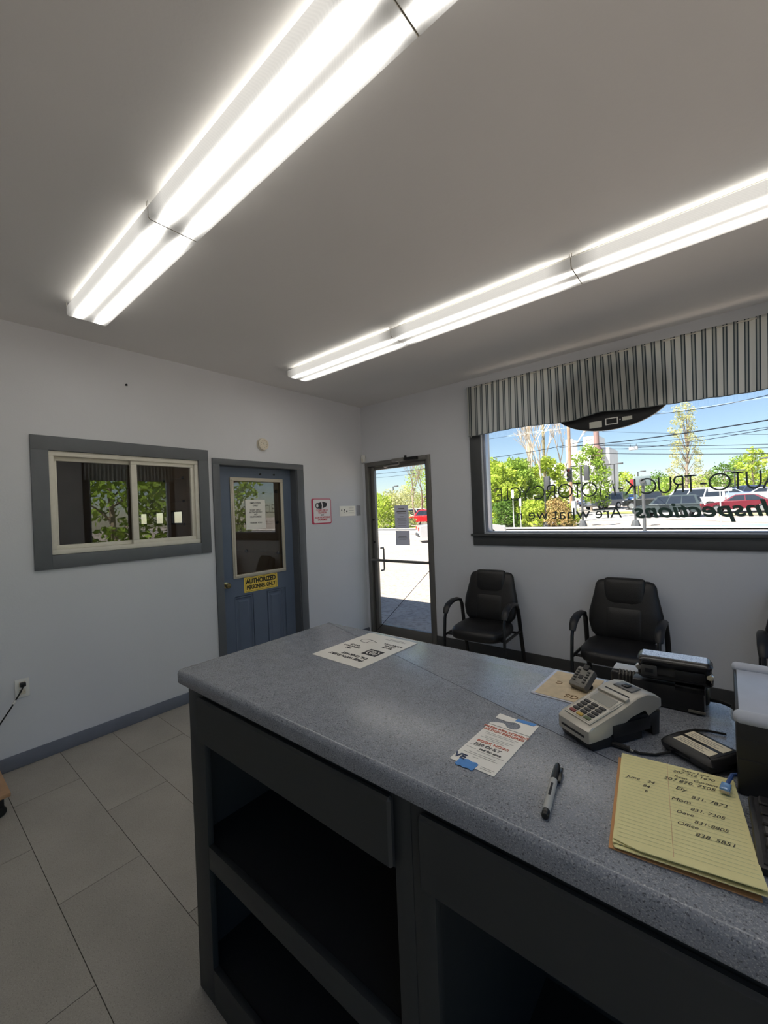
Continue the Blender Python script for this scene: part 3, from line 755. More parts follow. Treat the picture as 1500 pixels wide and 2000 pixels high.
ceiling_light(3.057, 4.305, *L2, 'fluorescent ceiling light at the right edge in the window row')

# ================================================================== COUNTER
KZ = 1.087
def fillet(pts, r, seg=5):
    out = []; n = len(pts)
    for i in range(n):
        p, a, c = Vector(pts[i]), Vector(pts[i-1]), Vector(pts[(i+1) % n])
        rad = r[i] if isinstance(r, (list, tuple)) else r
        u, w = (a - p).normalized(), (c - p).normalized()
        half = math.acos(max(-1, min(1, u.dot(w)))) / 2
        tl = rad / math.tan(half); ctr = p + (u + w).normalized() * (rad / math.sin(half))
        s_, e_ = p + u * tl - ctr, p + w * tl - ctr
        a0 = math.atan2(s_.y, s_.x); a1 = math.atan2(e_.y, e_.x); da = (a1 - a0 + PI) % (2*PI) - PI
        for j in range(seg + 1):
            t_ = a0 + da * j / seg; out.append((ctr.x + rad*math.cos(t_), ctr.y + rad*math.sin(t_)))
    return out
def inset(pts, d):
    n = len(pts); out = []
    for i in range(n):
        p, a, c = Vector(pts[i]), Vector(pts[i-1]), Vector(pts[(i+1) % n])
        n1 = Vector((-(p-a).y, (p-a).x)).normalized(); n2 = Vector((-(c-p).y, (c-p).x)).normalized()
        q = (n1 + n2).normalized(); out.append(tuple(p + q * (d / max(0.3, q.dot(n1)))))
    return out
outl = fillet([(2.197, -3.403), (4.33, -3.403), (4.33, -2.79), (3.672, -2.79), (3.672, -2.693), (2.197, -2.693)], [0.012, 0.012, 0.02, 0.01, 0.035, 0.012])
rs = []
for d_, z_ in ((0.016, KZ - 0.047), (0.004, KZ - 0.047), (0.0, KZ - 0.042), (0.0, KZ - 0.014), (0.0025, KZ - 0.006), (0.008, KZ - 0.0012), (0.014, KZ)):
    rs.append([(p[0], p[1], z_) for p in inset(outl, d_)])
B().rings(rs).build('worktop', 'laminate', label='speckled dark grey laminate worktop with rolled edge on the counter', cat='worktop', ang=40)

def cabinet(label, x0, x1, stl, str_, shelf, dx0, dx1):
    t = thing('counter_cabinet', label, 'cabinet', ((x0+x1)/2, -3.05, 0), group='cabinet units under the worktop')
    yb, yf, zt = -2.735, -3.379, KZ - 0.0475
    B().box((x0, yb - 0.0, 0.0005), (x1 - 0.0005, yb + 0.02, zt)).build('back_panel', 'cabinet_paint', t, smooth=False)
    B().box((x0, yf + 0.02, 0.0005), (x0 + 0.018, yb, zt)).build('side_panel', 'cabinet_paint', t, smooth=False)
    B().box((x1 - 0.0185, yf + 0.02, 0.0005), (x1 - 0.0005, yb, zt)).build('side_panel', 'cabinet_paint', t, smooth=False)
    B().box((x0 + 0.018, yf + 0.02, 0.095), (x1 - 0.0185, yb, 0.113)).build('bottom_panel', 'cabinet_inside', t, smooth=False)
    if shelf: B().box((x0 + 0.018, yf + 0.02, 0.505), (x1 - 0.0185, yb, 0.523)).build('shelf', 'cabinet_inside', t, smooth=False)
    # face frame
    B().box((x0, yf, 0.0005), (x0 + stl, yf + 0.02, zt), bev=0.0015).build('stile', 'cabinet_paint', t)
    B().box((x1 - 0.0005 - str_, yf, 0.0005), (x1 - 0.0005, yf + 0.02, zt), bev=0.0015).build('stile', 'cabinet_paint', t)
    B().box((x0 + stl, yf, 0.868), (x1 - str_ - 0.0005, yf + 0.02, zt), bev=0.0015).build('top_rail', 'cabinet_paint', t)
    if shelf: B().box((x0 + stl, yf, 0.452), (x1 - str_ - 0.0005, yf + 0.02, 0.526), bev=0.0015).build('shelf_rail', 'cabinet_paint', t)
    B().box((x0 + stl, yf, 0.0005), (x1 - str_ - 0.0005, yf + 0.02, 0.120), bev=0.0015).build('bottom_rail', 'cabinet_paint', t)
    B().box((dx0, yf - 0.020, 0.877), (dx1, yf - 0.0004, 1.021), bev=0.006, seg=1).build('drawer_front', 'cabinet_paint', t, smooth=False)
    return t
cabinet('dark grey open cabinet with a shelf at the left end of the counter', 2.231, 3.170, 0.097, 0.045, True, 2.322, 3.130)
cabinet('dark grey open cabinet without a shelf, at the right end of the counter', 3.170, 4.300, 0.050, 0.050, False, 3.197, 4.245)

# ================================================================== WAITING CHAIRS
def sup(a, n=3.2):
    c_, s_ = math.cos(a), math.sin(a)
    return math.copysign(abs(c_) ** (2/n), c_), math.copysign(abs(s_) ** (2/n), s_)
def make_chair(label):
    t = thing('guest_chair', label, 'chair', (0, 0, 0), group='black leather waiting chairs along the window wall')
    N = 28
    # seat cushion
    b = B(); rs = []
    for k, z_ in ((0.80, 0.392), (0.96, 0.398), (1.0, 0.42), (1.0, 0.448), (0.97, 0.472), (0.88, 0.486), (0.60, 0.493), (0.25, 0.496)):
        rs.append([(0.255*k*sup(2*PI*j/N, 4)[0], -0.02 + 0.255*k*sup(2*PI*j/N, 4)[1], z_ - (0.012 * max(0, -sup(2*PI*j/N, 4)[1]) if k > 0.5 else 0)) for j in range(N)])
    b.rings(rs); seat = b.build('seat', 'leather', t, world=False, ang=60)
    # backrest: leaning shell, widest in the lower third
    def yb(z): return 0.170 + (z - 0.46) * 0.22
    b = B(); rs = []
    for z_, w_, th in ((0.455, 0.16, 0.020), (0.47, 0.205, 0.040), (0.52, 0.250, 0.052), (0.60, 0.272, 0.056), (0.68, 0.270, 0.054), (0.76, 0.252, 0.050), (0.84, 0.234, 0.046), (0.905, 0.224, 0.040), (0.935, 0.205, 0.030), (0.946, 0.170, 0.015)):
        rs.append([(w_*sup(2*PI*j/N, 3.5)[0], yb(z_) + th*sup(2*PI*j/N, 2.6)[1], z_) for j in range(N)])
    b.rings(rs); back = b.build('backrest', 'leather', t, world=False, ang=60)
    b = B(); rs = []          # padded head cushion with rounded lower corners
    for z_, w_, th in ((0.742, 0.100, 0.006), (0.752, 0.126, 0.016), (0.80, 0.140, 0.026), (0.87, 0.148, 0.028), (0.93, 0.150, 0.028), (0.958, 0.146, 0.022), (0.966, 0.130, 0.010)):
        rs.append([(w_*sup(2*PI*j/N, 4)[0], yb(z_) - 0.030 + (th if sup(2*PI*j/N)[1] < 0 else 0.034)*sup(2*PI*j/N, 2.6)[1], z_) for j in range(N)])
    b.rings(rs); b.build('head_cushion', 'leather', back, world=False, ang=60)
    b = B(); rs = []          # middle panel of the lower back
    for z_, w_, th in ((0.500, 0.118, 0.004), (0.515, 0.126, 0.012), (0.60, 0.128, 0.017), (0.68, 0.128, 0.016), (0.722, 0.126, 0.010), (0.736, 0.118, 0.002)):
        rs.append([(w_*sup(2*PI*j/N, 6)[0], yb(z_) - 0.046 + (th if sup(2*PI*j/N)[1] < 0 else 0.02)*sup(2*PI*j/N, 2.2)[1], z_) for j in range(N)])
    b.rings(rs); b.build('centre_panel', 'leather', back, world=False, ang=60)
    # side frames
    for s_ in (-1, 1):
        X = 0.288 * s_
        f_leg = [(X*1.02, -0.262, 0.0), (X*1.02, -0.250, 0.20), (X*1.01, -0.240, 0.42), (X, -0.228, 0.56), (X, -0.205, 0.615), (X, -0.165, 0.652)]
        B().tube(f_leg, 0.017, 8, flat=(0.75, 1.15)).build('leg', 'black_frame', t, world=False)
        r_leg = [(X, 0.080, 0.676), (X, 0.125, 0.662), (X, 0.155, 0.625), (X*1.01, 0.175, 0.55), (X*1.02, 0.222, 0.30), (X*1.04, 0.292, 0.0)]
        B().tube(r_leg, 0.017, 8, flat=(0.75, 1.15)).build('leg', 'black_frame', t, world=False)
        arm = [(X, -0.216, 0.600), (X, -0.196, 0.640), (X, -0.155, 0.672), (X, -0.06, 0.694), (X, 0.05, 0.690), (X, 0.125, 0.670)]
        B().tube(arm, [0.022, 0.027, 0.029, 0.029, 0.026, 0.020], 10, flat=(0.72, 1.1)).build('armrest', 'black_plastic', t, world=False)
        B().tube([(X, -0.225, 0.405), (X, 0.195, 0.40)], 0.012, 8).build('side_rail', 'black_frame', t, world=False)
        B().tube([(0.12*s_, 0.14, 0.40), (0.12*s_, 0.23, 0.41), (0.12*s_, 0.245, 0.50), (0.12*s_, 0.27, 0.62)], 0.013, 8).build('back_bracket', 'black_frame', back, world=False)
    for y_ in (-0.17, 0.14):
        B().tube([(-0.288, y_, 0.398), (0.288, y_, 0.398)], 0.012, 8).build('cross_bar', 'black_frame', t, world=False)
    return t
ch1 = make_chair('black leather guest chair next to the glass entrance door')
ch1.location = (1.835, -0.385, 0.0005); ch1.rotation_euler = (0, 0, math.radians(4))
dup(ch1, (2.995, -0.375, 0.0005), math.radians(-1), 'black leather guest chair below the middle of the shop window')
dup(ch1, (4.115, -0.375, 0.0005), math.radians(-2), 'black leather guest chair cut off by the right edge of the view')

# ================================================================== THINGS ON THE COUNTER
def local(loc, deg):
    M = Matrix.Translation(Vector(loc)) @ Matrix.Rotation(math.radians(deg), 4, 'Z')
    return M
Z0 = KZ + 0.0004
# --- laminated offer sheet, read from the customer side
t = thing('laminated_sheet', 'white laminated oil change offer sheet lying on the far left of the counter', 'sheet', (2.610, -2.886, Z0), rz=math.radians(-1.5))
B().box((-0.124, -0.158, 0), (0.124, 0.158, 0.0012)).build('sheet', 'laminated', t, world=False, smooth=False)
UX, UY = (-1, 0, 0), (0, -1, 0)
def tx(s_, size, x_, y_, M='ink', **k): return text_part(s_, size, M, t, (x_, y_, 0.0013), UX, UY, world=False, **k)
tx('FREE WITH EVERY', 0.021, 0.0, -0.105, bold=0.0004); tx('OIL CHANGE', 0.021, 0.02, -0.080, bold=0.0004)
tx('TIRE', 0.015, -0.062, -0.030); tx('INSPECTION', 0.015, -0.062, -0.012); tx('CHECK', 0.015, -0.062, 0.006)
tx('BRAKE', 0.015, 0.066, 0.045); tx('SYSTEM', 0.015, 0.066, 0.063); tx('INSPECTION', 0.015, 0.066, 0.081)
B().box((0.022, -0.050, 0.0012), (0.090, 0.005, 0.0016)).build('logo_box', 'ink', t, world=False, smooth=False)
def ring_part(cx, cy, rx, ry, w, M, z_=0.0019, a0=0, a1=360, name='logo_mark'):
    b = B(); n = 24
    pts = [(math.cos(math.radians(a0+(a1-a0)*i/n)), math.sin(math.radians(a0+(a1-a0)*i/n))) for i in range(n+1)]
    for p, q in zip(pts, pts[1:]):
        b.poly([(cx+rx*p[0], cy+ry*p[1], z_), (cx+rx*q[0], cy+ry*q[1], z_), (cx+(rx-w)*q[0], cy+(ry-w)*q[1], z_), (cx+(rx-w)*p[0], cy+(ry-w)*p[1], z_)])
    return b.build(name, M, t, world=False, smooth=False)
ring_part(0.056, -0.0225, 0.026, 0.022, 0.004, 'paper', a0=120, a1=240); ring_part(0.056, -0.0225, 0.026, 0.022, 0.004, 'paper', a0=-60, a1=60)
ring_part(0.056, -0.0225, 0.011, 0.017, 0.004, 'paper')
B().box((0.0545, -0.038, 0.0017), (0.0575, -0.007, 0.0019)).build('logo_mark', 'paper', t, world=False, smooth=False)
ring_part(-0.058, 0.066, 0.030, 0.020, 0.003, 'ink', z_=0.0015, a0=60, a1=310, name='drawing')
b = B()
for p, q in (((-0.043, 0.0833), (-0.010, 0.072)), ((-0.010, 0.072), (-0.039, 0.0507)), ((-0.046, 0.047), (-0.046, 0.088))):
    d_ = (Vector(q) - Vector(p)).normalized(); nn = Vector((-d_.y, d_.x)) * 0.0014
    b.poly([(p[0]+nn.x, p[1]+nn.y, 0.0015), (q[0]+nn.x, q[1]+nn.y, 0.0015), (q[0]-nn.x, q[1]-nn.y, 0.0015), (p[0]-nn.x, p[1]-nn.y, 0.0015)])
b.build('drawing', 'ink', t, world=False, smooth=False)
for y_, w_ in ((0.122, 0.10), (0.132, 0.07)):
    B().box((-0.02-w_/2+0.06, y_, 0.0012), (-0.02+w_/2+0.06, y_+0.003, 0.0015)).build('text_line', 'ink_grey', t, world=False, smooth=False)

# --- beige card in a clear sleeve
t = thing('parchment_card', 'beige card in a clear sleeve under the key lock box', 'card', (3.315, -2.825, Z0), rz=math.radians(-2))
B().box((-0.072, -0.088, 0), (0.072, 0.112, 0.0008)).build('sleeve', mat('sleeve', srgb(190, 190, 196), 0.2, coat=0.6), t, world=False, smooth=False)
B().box((-0.064, -0.080, 0.0008), (0.066, 0.104, 0.0014)).build('card', mat('parchment', srgb(196, 178, 146), 0.6, var=0.12, vscale=40), t, world=False, smooth=False)
text_part('GS', 0.030, mat('ink_brown', srgb(120, 92, 60), 0.7), t, (0.025, -0.052, 0.0015), (-1, 0, 0), (0, -1, 0), world=False)
text_part('C', 0.026, 'ink_brown', t, (-0.030, 0.02, 0.0015), (-1, 0, 0), (0, -1, 0), world=False)

# --- key lock box with push buttons
t = thing('key_lock_box', 'small grey push button key lock box standing on the beige card', 'lock box', (3.350, -2.806, Z0 + 0.0015), rz=math.radians(-22))
t.scale = (0.86, 0.86, 0.86)
B().box((-0.022, -0.016, 0), (0.022, 0.020, 0.012), bev=0.004).build('foot', 'black_rubber', t, world=False)
tilt = Matrix.Translation((0, -0.012, 0.010)) @ Matrix.Rotation(math.radians(38), 4, 'X')
mat('lock_grey', srgb(120, 118, 112), 0.45, metal=0.3)
body = B().box((-0.029, -0.016, -0.004), (0.029, 0.056, 0.022), bev=0.005, mtx=tilt).build('body', 'lock_grey', t, world=False)
for sx_ in (-0.017, 0.017):
    for i in range(5):
        B().box((sx_ - 0.005, 0.000 + i*0.0098, 0.0215), (sx_ + 0.005, 0.0055 + i*0.0098, 0.025), bev=0.0015, mtx=tilt).build('button', 'black_plastic', body, world=False)
B().box((-0.007, 0.012, 0.0215), (0.007, 0.026, 0.0240), bev=0.001, mtx=tilt).build('release_button', 'black_plastic', body, world=False)
B().box((-0.006, -0.006, 0.0215), (0.006, -0.002, 0.0228), bev=0.0005, mtx=tilt).build('clear_button', 'lock_grey', body, world=False)
B().box((-0.010, 0.046, 0.008), (0.010, 0.066, 0.026), bev=0.004, mtx=tilt).build('opening_lever', 'black_plastic', body, world=False)

# --- card payment terminal
t = thing('card_terminal', 'silver and black card payment terminal with keypad in the middle of the counter', 'card terminal', (3.458, -3.005, Z0), rz=math.radians(-32))
HW = 0.045
mat('silver_plastic', srgb(178, 174, 164), 0.35, metal=0.35); mat('smoke_grey', srgb(92, 92, 92), 0.3)
def taper(prof, w_, M, name, parent, k=None, ang=30):
    """side profile (y,z) swept across the width, edges eased"""
    b = B(); e = 0.005
    def sh(pts, d_): 
        cy = sum(p[0] for p in pts)/len(pts); cz = sum(p[1] for p in pts)/len(pts)
        return [(p[0] + (cy-p[0])*d_, p[1] + (cz-p[1])*d_) for p in pts]
    rs = []
    for x_, d_ in ((-w_, 0.06), (-w_ + e*0.4, 0.015), (-w_ + e, 0), (w_ - e, 0), (w_ - e*0.4, 0.015), (w_, 0.06)):
        rs.append([(x_, p[0], p[1]) for p in sh(prof, d_)])
    b.rings(rs); return b.build(name, M, parent, world=False, ang=ang)
taper([(-0.100, 0.004), (-0.095, 0.0), (0.040, 0.0), (0.040, 0.022), (0.072, 0.022), (0.072, 0.0), (0.092, 0.0), (0.096, 0.050), (0.02, 0.052), (-0.06, 0.030), (-0.104, 0.018)], HW - 0.002, 'black_plastic', 'base', t)
shell = taper([(-0.108, 0.017), (-0.060, 0.020), (-0.030, 0.034), (0.010, 0.052), (0.050, 0.060), (0.060, 0.046), (0.098, 0.060), (0.098, 0.076), (0.080, 0.088), (0.058, 0.093), (0.030, 0.090), (-0.020, 0.072), (-0.098, 0.050), (-0.108, 0.042)], HW, 'silver_plastic', 'top_shell', t)
# sloped control face: origin at its lower edge, running up the slope
sl_ = math.atan2(0.072 - 0.050, -0.020 + 0.098)
face = Matrix.Translation((0, -0.098, 0.0503)) @ Matrix.Rotation(sl_, 4, 'X')
B().box((-0.036, 0.002, 0.0), (0.036, 0.122, 0.0022), bev=0.001, mtx=face).build('face_plate', 'silver_plastic', shell, world=False)
kp = B().box((-0.034, 0.006, 0.0022), (0.034, 0.064, 0.003), bev=0.0003, mtx=face).build('keypad_plate', mat('pale_plate', srgb(205, 200, 186), 0.35), shell, world=False)
mat('key_red', srgb(120, 48, 44), 0.5); mat('key_yellow', srgb(190, 158, 70), 0.5); mat('key_green', srgb(78, 92, 58), 0.5); mat('key_dark', srgb(44, 42, 42), 0.5)
for r in range(5):
    for c_ in range(3):
        M_ = 'key_dark' if r else ('key_red', 'key_yellow', 'key_green')[c_]
        x_ = -0.0205 + c_*0.0205; y_ = 0.0125 + r*0.0108
        ky = B().box((x_ - 0.0078, y_ - 0.0040, 0.0028), (x_ + 0.0078, y_ + 0.0040, 0.0062), bev=0.0015, mtx=face).build('key', M_, kp, world=False)
B().box((-0.033, 0.064, 0.0018), (0.033, 0.100, 0.0036), bev=0.0008, mtx=face).build('screen_frame', 'silver_plastic', shell, world=False)
B().box((-0.027, 0.068, 0.0034), (0.027, 0.096, 0.0040), mtx=face).build('screen', mat('lcd', srgb(104, 103, 92), 0.25), shell, world=False, smooth=False)
B().box((-0.038, 0.104, 0.001), (0.038, 0.116, 0.0075), bev=0.001, mtx=face).build('tear_bar', 'silver_plastic', shell, world=False)
B().box((-0.031, 0.117, 0.001), (0.031, 0.123, 0.0042), mtx=face).build('paper_slot', 'ink', shell, world=False, smooth=False)
up = Matrix.Translation((0, 0.030, 0.0905)) @ Matrix.Rotation(math.radians(4), 4, 'X')
B().box((-0.024, 0.004, -0.001), (0.024, 0.032, 0.0028), bev=0.001, mtx=up).build('paper_cover', 'smoke_grey', shell, world=False)
B().box((-0.008, 0.010, 0.0025), (0.008, 0.026, 0.006), bev=0.002, mtx=up).build('cover_latch', 'black_gloss', shell, world=False)
B().box((-0.032, -0.1092, 0.026), (0.032, -0.1040, 0.030)).build('card_slot', 'ink', shell, world=False, smooth=False)
B().box((HW - 0.001, -0.045, 0.018), (HW + 0.0012, 0.060, 0.044), bev=0.001).build('side_recess', 'black_plastic', shell, world=False)

# --- scan tools: base box, ribbed handset, handset with paper label
t = thing('battery_tester_dock', 'black box behind the card terminal, under the two handsets', 'dock', (3.548, -2.770, Z0))
B().box((3.468, -2.812, Z0), (3.617, -2.766, 1.146), bev=0.006).build('body', 'black_plastic', t)
B().box((3.560, -2.8145, 1.150 - 0.012), (3.618, -2.764, 1.152), bev=0.002).build('lid_rim', 'black_gloss', t)
B().box((3.585, -2.815, 1.092), (3.6185, -2.8105, 1.098), bev=0.001).build('trim_line', 'lock_grey', t)
t = thing('ribbed_handset', 'black ribbed handset with grey label lying lowest behind the card terminal', 'handset', (3.51, -2.725, Z0))
bd = B().box((3.408, -2.762, Z0 + 0.002), (3.625, -2.698, 1.1395), bev=0.012, seg=3).build('body', 'black_plastic', t)
B().box((3.414, -2.752, 1.139), (3.476, -2.704, 1.1425), bev=0.001).build('label', mat('sticker_grey', srgb(176, 180, 186), 0.4), bd)
for i in range(13):
    x_ = 3.432 + i * 0.0082
    B().tube([(x_, -2.7635, 1.098), (x_, -2.7655, 1.112), (x_, -2.7635, 1.132), (x_, -2.752, 1.1425)], 0.0026, 6).build('rib', mat('rib_grey', srgb(70, 68, 64), 0.45), bd)
B().tube([(3.624, -2.745, 1.105), (3.645, -2.748, 1.107), (3.665, -2.752, 1.103)], 0.005, 8).build('cable_stub', 'black_rubber', bd)
t = thing('labelled_handset', 'rounded black handset with a white paper label on top, highest of the stack', 'handset', (3.56, -2.775, 1.153))
mx = Matrix.Translation((3.557, -2.778, 1.1530)) @ Matrix.Rotation(math.radians(3), 4, 'Z')
out = fillet([(-0.076, -0.034), (0.076, -0.034), (0.076, 0.034), (-0.076, 0.034)], 0.016)
rs = []
for d_, z_ in ((0.006, 0.0), (0.0, 0.005), (-0.001, 0.018), (0.003, 0.026), (0.002, 0.040), (-0.001, 0.047), (0.004, 0.054), (0.010, 0.056)):
    rs.append([mx @ Vector((p[0], p[1], z_)) for p in inset(out, d_)])
hb = B().rings(rs).build('body', 'black_gloss', t, ang=50)
B().box((-0.066, -0.023, 0.0555), (0.066, 0.023, 0.0568), mtx=mx).build('label', mat('label_white', srgb(214, 218, 224), 0.2, coat=0.8, speck=[(400, 0.52, 0.6, srgb(120, 124, 130), 0.8)]), hb, smooth=False)
B().box((-0.068, -0.0375, 0.010), (-0.034, -0.0335, 0.036), bev=0.002, mtx=mx).build('grip_plate', 'rib_grey', hb)
B().box((-0.060, -0.0385, 0.018), (-0.042, -0.037, 0.028), bev=0.001, mtx=mx).build('port', 'black_plastic', hb)
B().box((0.002, -0.0375, 0.012), (0.060, -0.0335, 0.034), bev=0.002, mtx=mx).build('grip_plate', 'black_plastic', hb)
for x_ in (-0.074, 0.074):
    B().lathe([(0.006, -0.034), (0.008, -0.030), (0.008, -0.024), (0.0, -0.022)], mx @ Vector((x_*0.96, -0.004, 0.028)), 'y', 10).build('corner_bolt', 'chrome', hb)

# --- door hanger card taped down
t = thing('door_hanger_card', 'white printed door hanger card taped to the counter with blue tape', 'door hanger', (3.268, -3.190, Z0), rz=math.radians(-1.5))
W2, H0, H1 = 0.049, -0.112, 0.118
hole = [(0.001 + 0.0165*math.cos(math.radians(a)), 0.084 + 0.0165*math.sin(math.radians(a))) for a in range(150, -181, -22)]
outline = [(-W2, H0), (W2, H0), (W2, H1), (W2*0.0 - 0.010, H1), (-0.046, H1 - 0.004), (-W2, H1 - 0.022), (-0.020, 0.094)] + hole[1:-1] + [(-0.022, 0.082), (-0.036, 0.078), (-W2, 0.068)]
b = B(); A = [(p[0], p[1], 0.0006) for p in outline]
from mathutils.geometry import tessellate_polygon
tri = tessellate_polygon([[Vector((*p, 0)) for p in outline]])
Vt = [b.bm.verts.new((p[0], p[1], 0.0009 + (0.004 if p[1] > 0.10 and p[0] < -0.03 else 0))) for p in outline]; Vb = [b.bm.verts.new((p[0], p[1], 0.0002)) for p in outline]
for q in tri:
    b.bm.faces.new([Vt[i] for i in q]); b.bm.faces.new([Vb[i] for i in q][::-1])
for i in range(len(outline)): b.bm.faces.new((Vb[i], Vb[(i+1) % len(outline)], Vt[(i+1) % len(outline)], Vt[i]))
b.build('card', 'paper', t, world=False, smooth=False)
UX, UY = (1, 0, 0), (0, 1, 0)
tx('METER REPLACEMENT', 0.0108, 0.0, 0.048, 'ink_orange', bold=0.0); tx('ACTION REQUIRED', 0.0108, 0.0, 0.036, 'ink_orange', bold=0.0)
tx('BOOK NOW!', 0.0120, 0.0, -0.018, 'ink_orange', bold=0.0)
tx('VE', 0.024, -0.036, -0.092, mat('ink_navy', srgb(50, 62, 92), 0.6), bold=0.0006)
tx('7:30 ONLY', 0.013, -0.006, -0.033, 'ink_pen', shear=0.2)
tx('call for time', 0.010, 0.008, -0.047, 'ink_pen', shear=0.3)
b = B()
for y_, a0, a1 in ((0.024, -.038, .040), (0.018, -.036, .034), (0.006, -.03, .036), (0.000, -.038, .030), (-0.006, -.022, .020), (-0.040, -.044, -.02), (-0.052, -.044, -.022), (-0.056, -.018, .042), (-0.066, -.030, .030), (-0.072, -.040, .036), (-0.080, -.014, -.002), (-0.100, .016, .044), (-0.105, .016, .040)):
    b.poly([(a0, y_, 0.0012), (a1, y_, 0.0012), (a1, y_ + 0.0012, 0.0012), (a0, y_ + 0.0012, 0.0012)])
b.build('small_print', 'ink_grey', t, world=False, smooth=False, kind='stuff')
B().poly([(-W2, 0.060, 0.00115), (W2, 0.060, 0.00115), (W2, 0.0625, 0.00115), (-W2, 0.0625, 0.00115)]).build('printed_line', 'ink_grey', t, world=False, smooth=False)
TAPE = mat('blue_tape', srgb(78, 138, 206), 0.6, var=0.08, vscale=60)
for pts, a in (([(-0.020, 0.004), (-0.014, 0.0), (-0.008, 0.004), (0.0, 0.001), (0.010, 0.005), (0.016, 0.001), (0.020, 0.004), (0.021, 0.026), (0.014, 0.030), (0.006, 0.027), (-0.004, 0.031), (-0.012, 0.027), (-0.020, 0.030)], (-0.012, -0.124)), ([(-0.022, 0.0), (0.022, 0.002), (0.024, 0.015), (-0.020, 0.014)], (0.018, 0.107))):
    B().prism([(p[0] + a[0], p[1] + a[1]) for p in pts], 'z', 0.0012, 0.0016).build('tape', TAPE, t, world=False, smooth=False)

# --- marker pen
p0, p1 = Vector((3.4265, -3.352, 0)), Vector((3.4025, -3.208, 0))
ang_ = math.degrees(math.atan2((p1-p0).y, (p1-p0).x))
t = thing('marker_pen', 'black capped marker pen with grey barrel near the counter edge', 'marker', (*(0.5*(p0+p1)).to_2d(), Z0), rz=math.radians(ang_))
R_ = 0.0062
B().lathe([(R_*0.82, -0.0775), (R_*0.98, -0.076), (R_, -0.066), (R_, -0.064)], (0, 0, R_), 'x', 16).build('end_plug', 'black_gloss', t, world=False)
B().lathe([(R_*1.01, -0.064), (R_*1.06, -0.058), (R_*1.06, 0.022), (R_*0.98, 0.026)], (0, 0, R_*1.06), 'x', 18).build('barrel', mat('pen_grey', srgb(168, 168, 166), 0.35), t, world=False)
cp = B().lathe([(R_*1.06, 0.022), (R_*1.08, 0.026), (R_*0.98, 0.062), (R_*0.72, 0.074), (R_*0.45, 0.078), (0.0005, 0.0785)], (0, 0, R_*1.08), 'x', 18).build('cap', 'black_gloss', t, world=False)
B().box((0.020, -0.0115, R_*0.7), (0.066, -0.0060, R_*1.5), bev=0.0012).build('clip', 'black_gloss', cp, world=False)
b = B().box((-0.030, -0.0018, R_*2.12 - 0.0006), (0.005, 0.0018, R_*2.12 + 0.0004)); b.build('printed_mark', 'ink', t, world=False, smooth=False)

# --- legal pad
t = thing('legal_pad', 'yellow ruled note pad with handwritten lines at the right of the counter', 'note pad', (3.595, -3.214, Z0), rz=math.radians(7))
PW, PH = 0.086, 0.129
mat('pad_yellow', srgb(226, 218, 160), 0.7, var=0.03, vscale=10); mat('pad_card', srgb(196, 146, 98), 0.75)
B().box((-PW - 0.006, -PH - 0.003, 0), (PW - 0.006, PH - 0.004, 0.0016)).build('cardboard_back', 'pad_card', t, world=False, smooth=False)
def page_z(x_, y_, k):
    # pages bow up towards the lower (near) edge
    return 0.0018 + 0.0018*k + (0.006 + 0.0016*k) * max(0.0, (-y_ - 0.02) / PH) ** 2 * (0.6 + 0.4 * (x_ / PW)) + 0.0015 * math.sin(9 * x_ + 14 * y_)*0.15
for k in range(5):
    rows = []; under = []
    ox, oy = 0.0012 * (k % 3) - 0.001, -0.0022 * ((k * 2) % 5) + 0.004
    nx, ny = 10, 14
    rows = [[(-PW + 2*PW*i/nx + ox, -PH + oy + 2*(PH - (0 if j < ny else 0))*j/ny - (oy if j == ny else 0), page_z(-PW + 2*PW*i/nx, -PH + 2*PH*j/ny, k)) for i in range(nx+1)] for j in range(ny+1)]
    if k == 4: rows = [[(p[0], p[1] + (0.010 * max(0, 1 - (p[0] + PW)/0.03) if j == 0 else 0), p[2]) for p in r] for j, r in enumerate(rows)]
    b = B(); b.loft_grid(rows)
    # give every sheet a skirt so it has thickness
    edge = [rows[0][i] for i in range(nx+1)] + [rows[j][nx] for j in range(1, ny+1)] + [rows[ny][i] for i in range(nx-1, -1, -1)] + [rows[j][0] for j in range(ny-1, 0, -1)]
    b.rings([edge, [(p[0], p[1], p[2] - 0.0012) for p in edge]], cap=False)
    pg = b.build('page', 'pad_yellow', t, world=False, ang=40)
def zt_(x_, y_): return page_z(x_, y_, 4) + 0.0003
b = B()
for j in range(26):
    y_ = -PH + 0.016 + j * 0.0093
    P = [(-PW + 0.004 + (2*PW - 0.008)*i/10, y_) for i in range(11)]
    for p, q in zip(P, P[1:]): b.poly([(p[0], p[1], zt_(*p)), (q[0], q[1], zt_(*q)), (q[0], q[1] + 0.0005, zt_(*q)), (p[0], p[1] + 0.0005, zt_(*p))])
b.build('ruled_lines', mat('rule_blue', srgb(176, 186, 150), 0.7), pg, world=False, smooth=False)
b = B(); P = [(-0.012, -PH + 0.006 + i*0.0252) for i in range(11)]
for p, q in zip(P, P[1:]): b.poly([(p[0], p[1], zt_(*p)), (p[0] + 0.0006, p[1], zt_(*p)), (q[0] + 0.0006, q[1], zt_(*q)), (q[0], q[1], zt_(*q))])
b.build('margin_line', mat('rule_red', srgb(206, 160, 130), 0.7), pg, world=False, smooth=False)
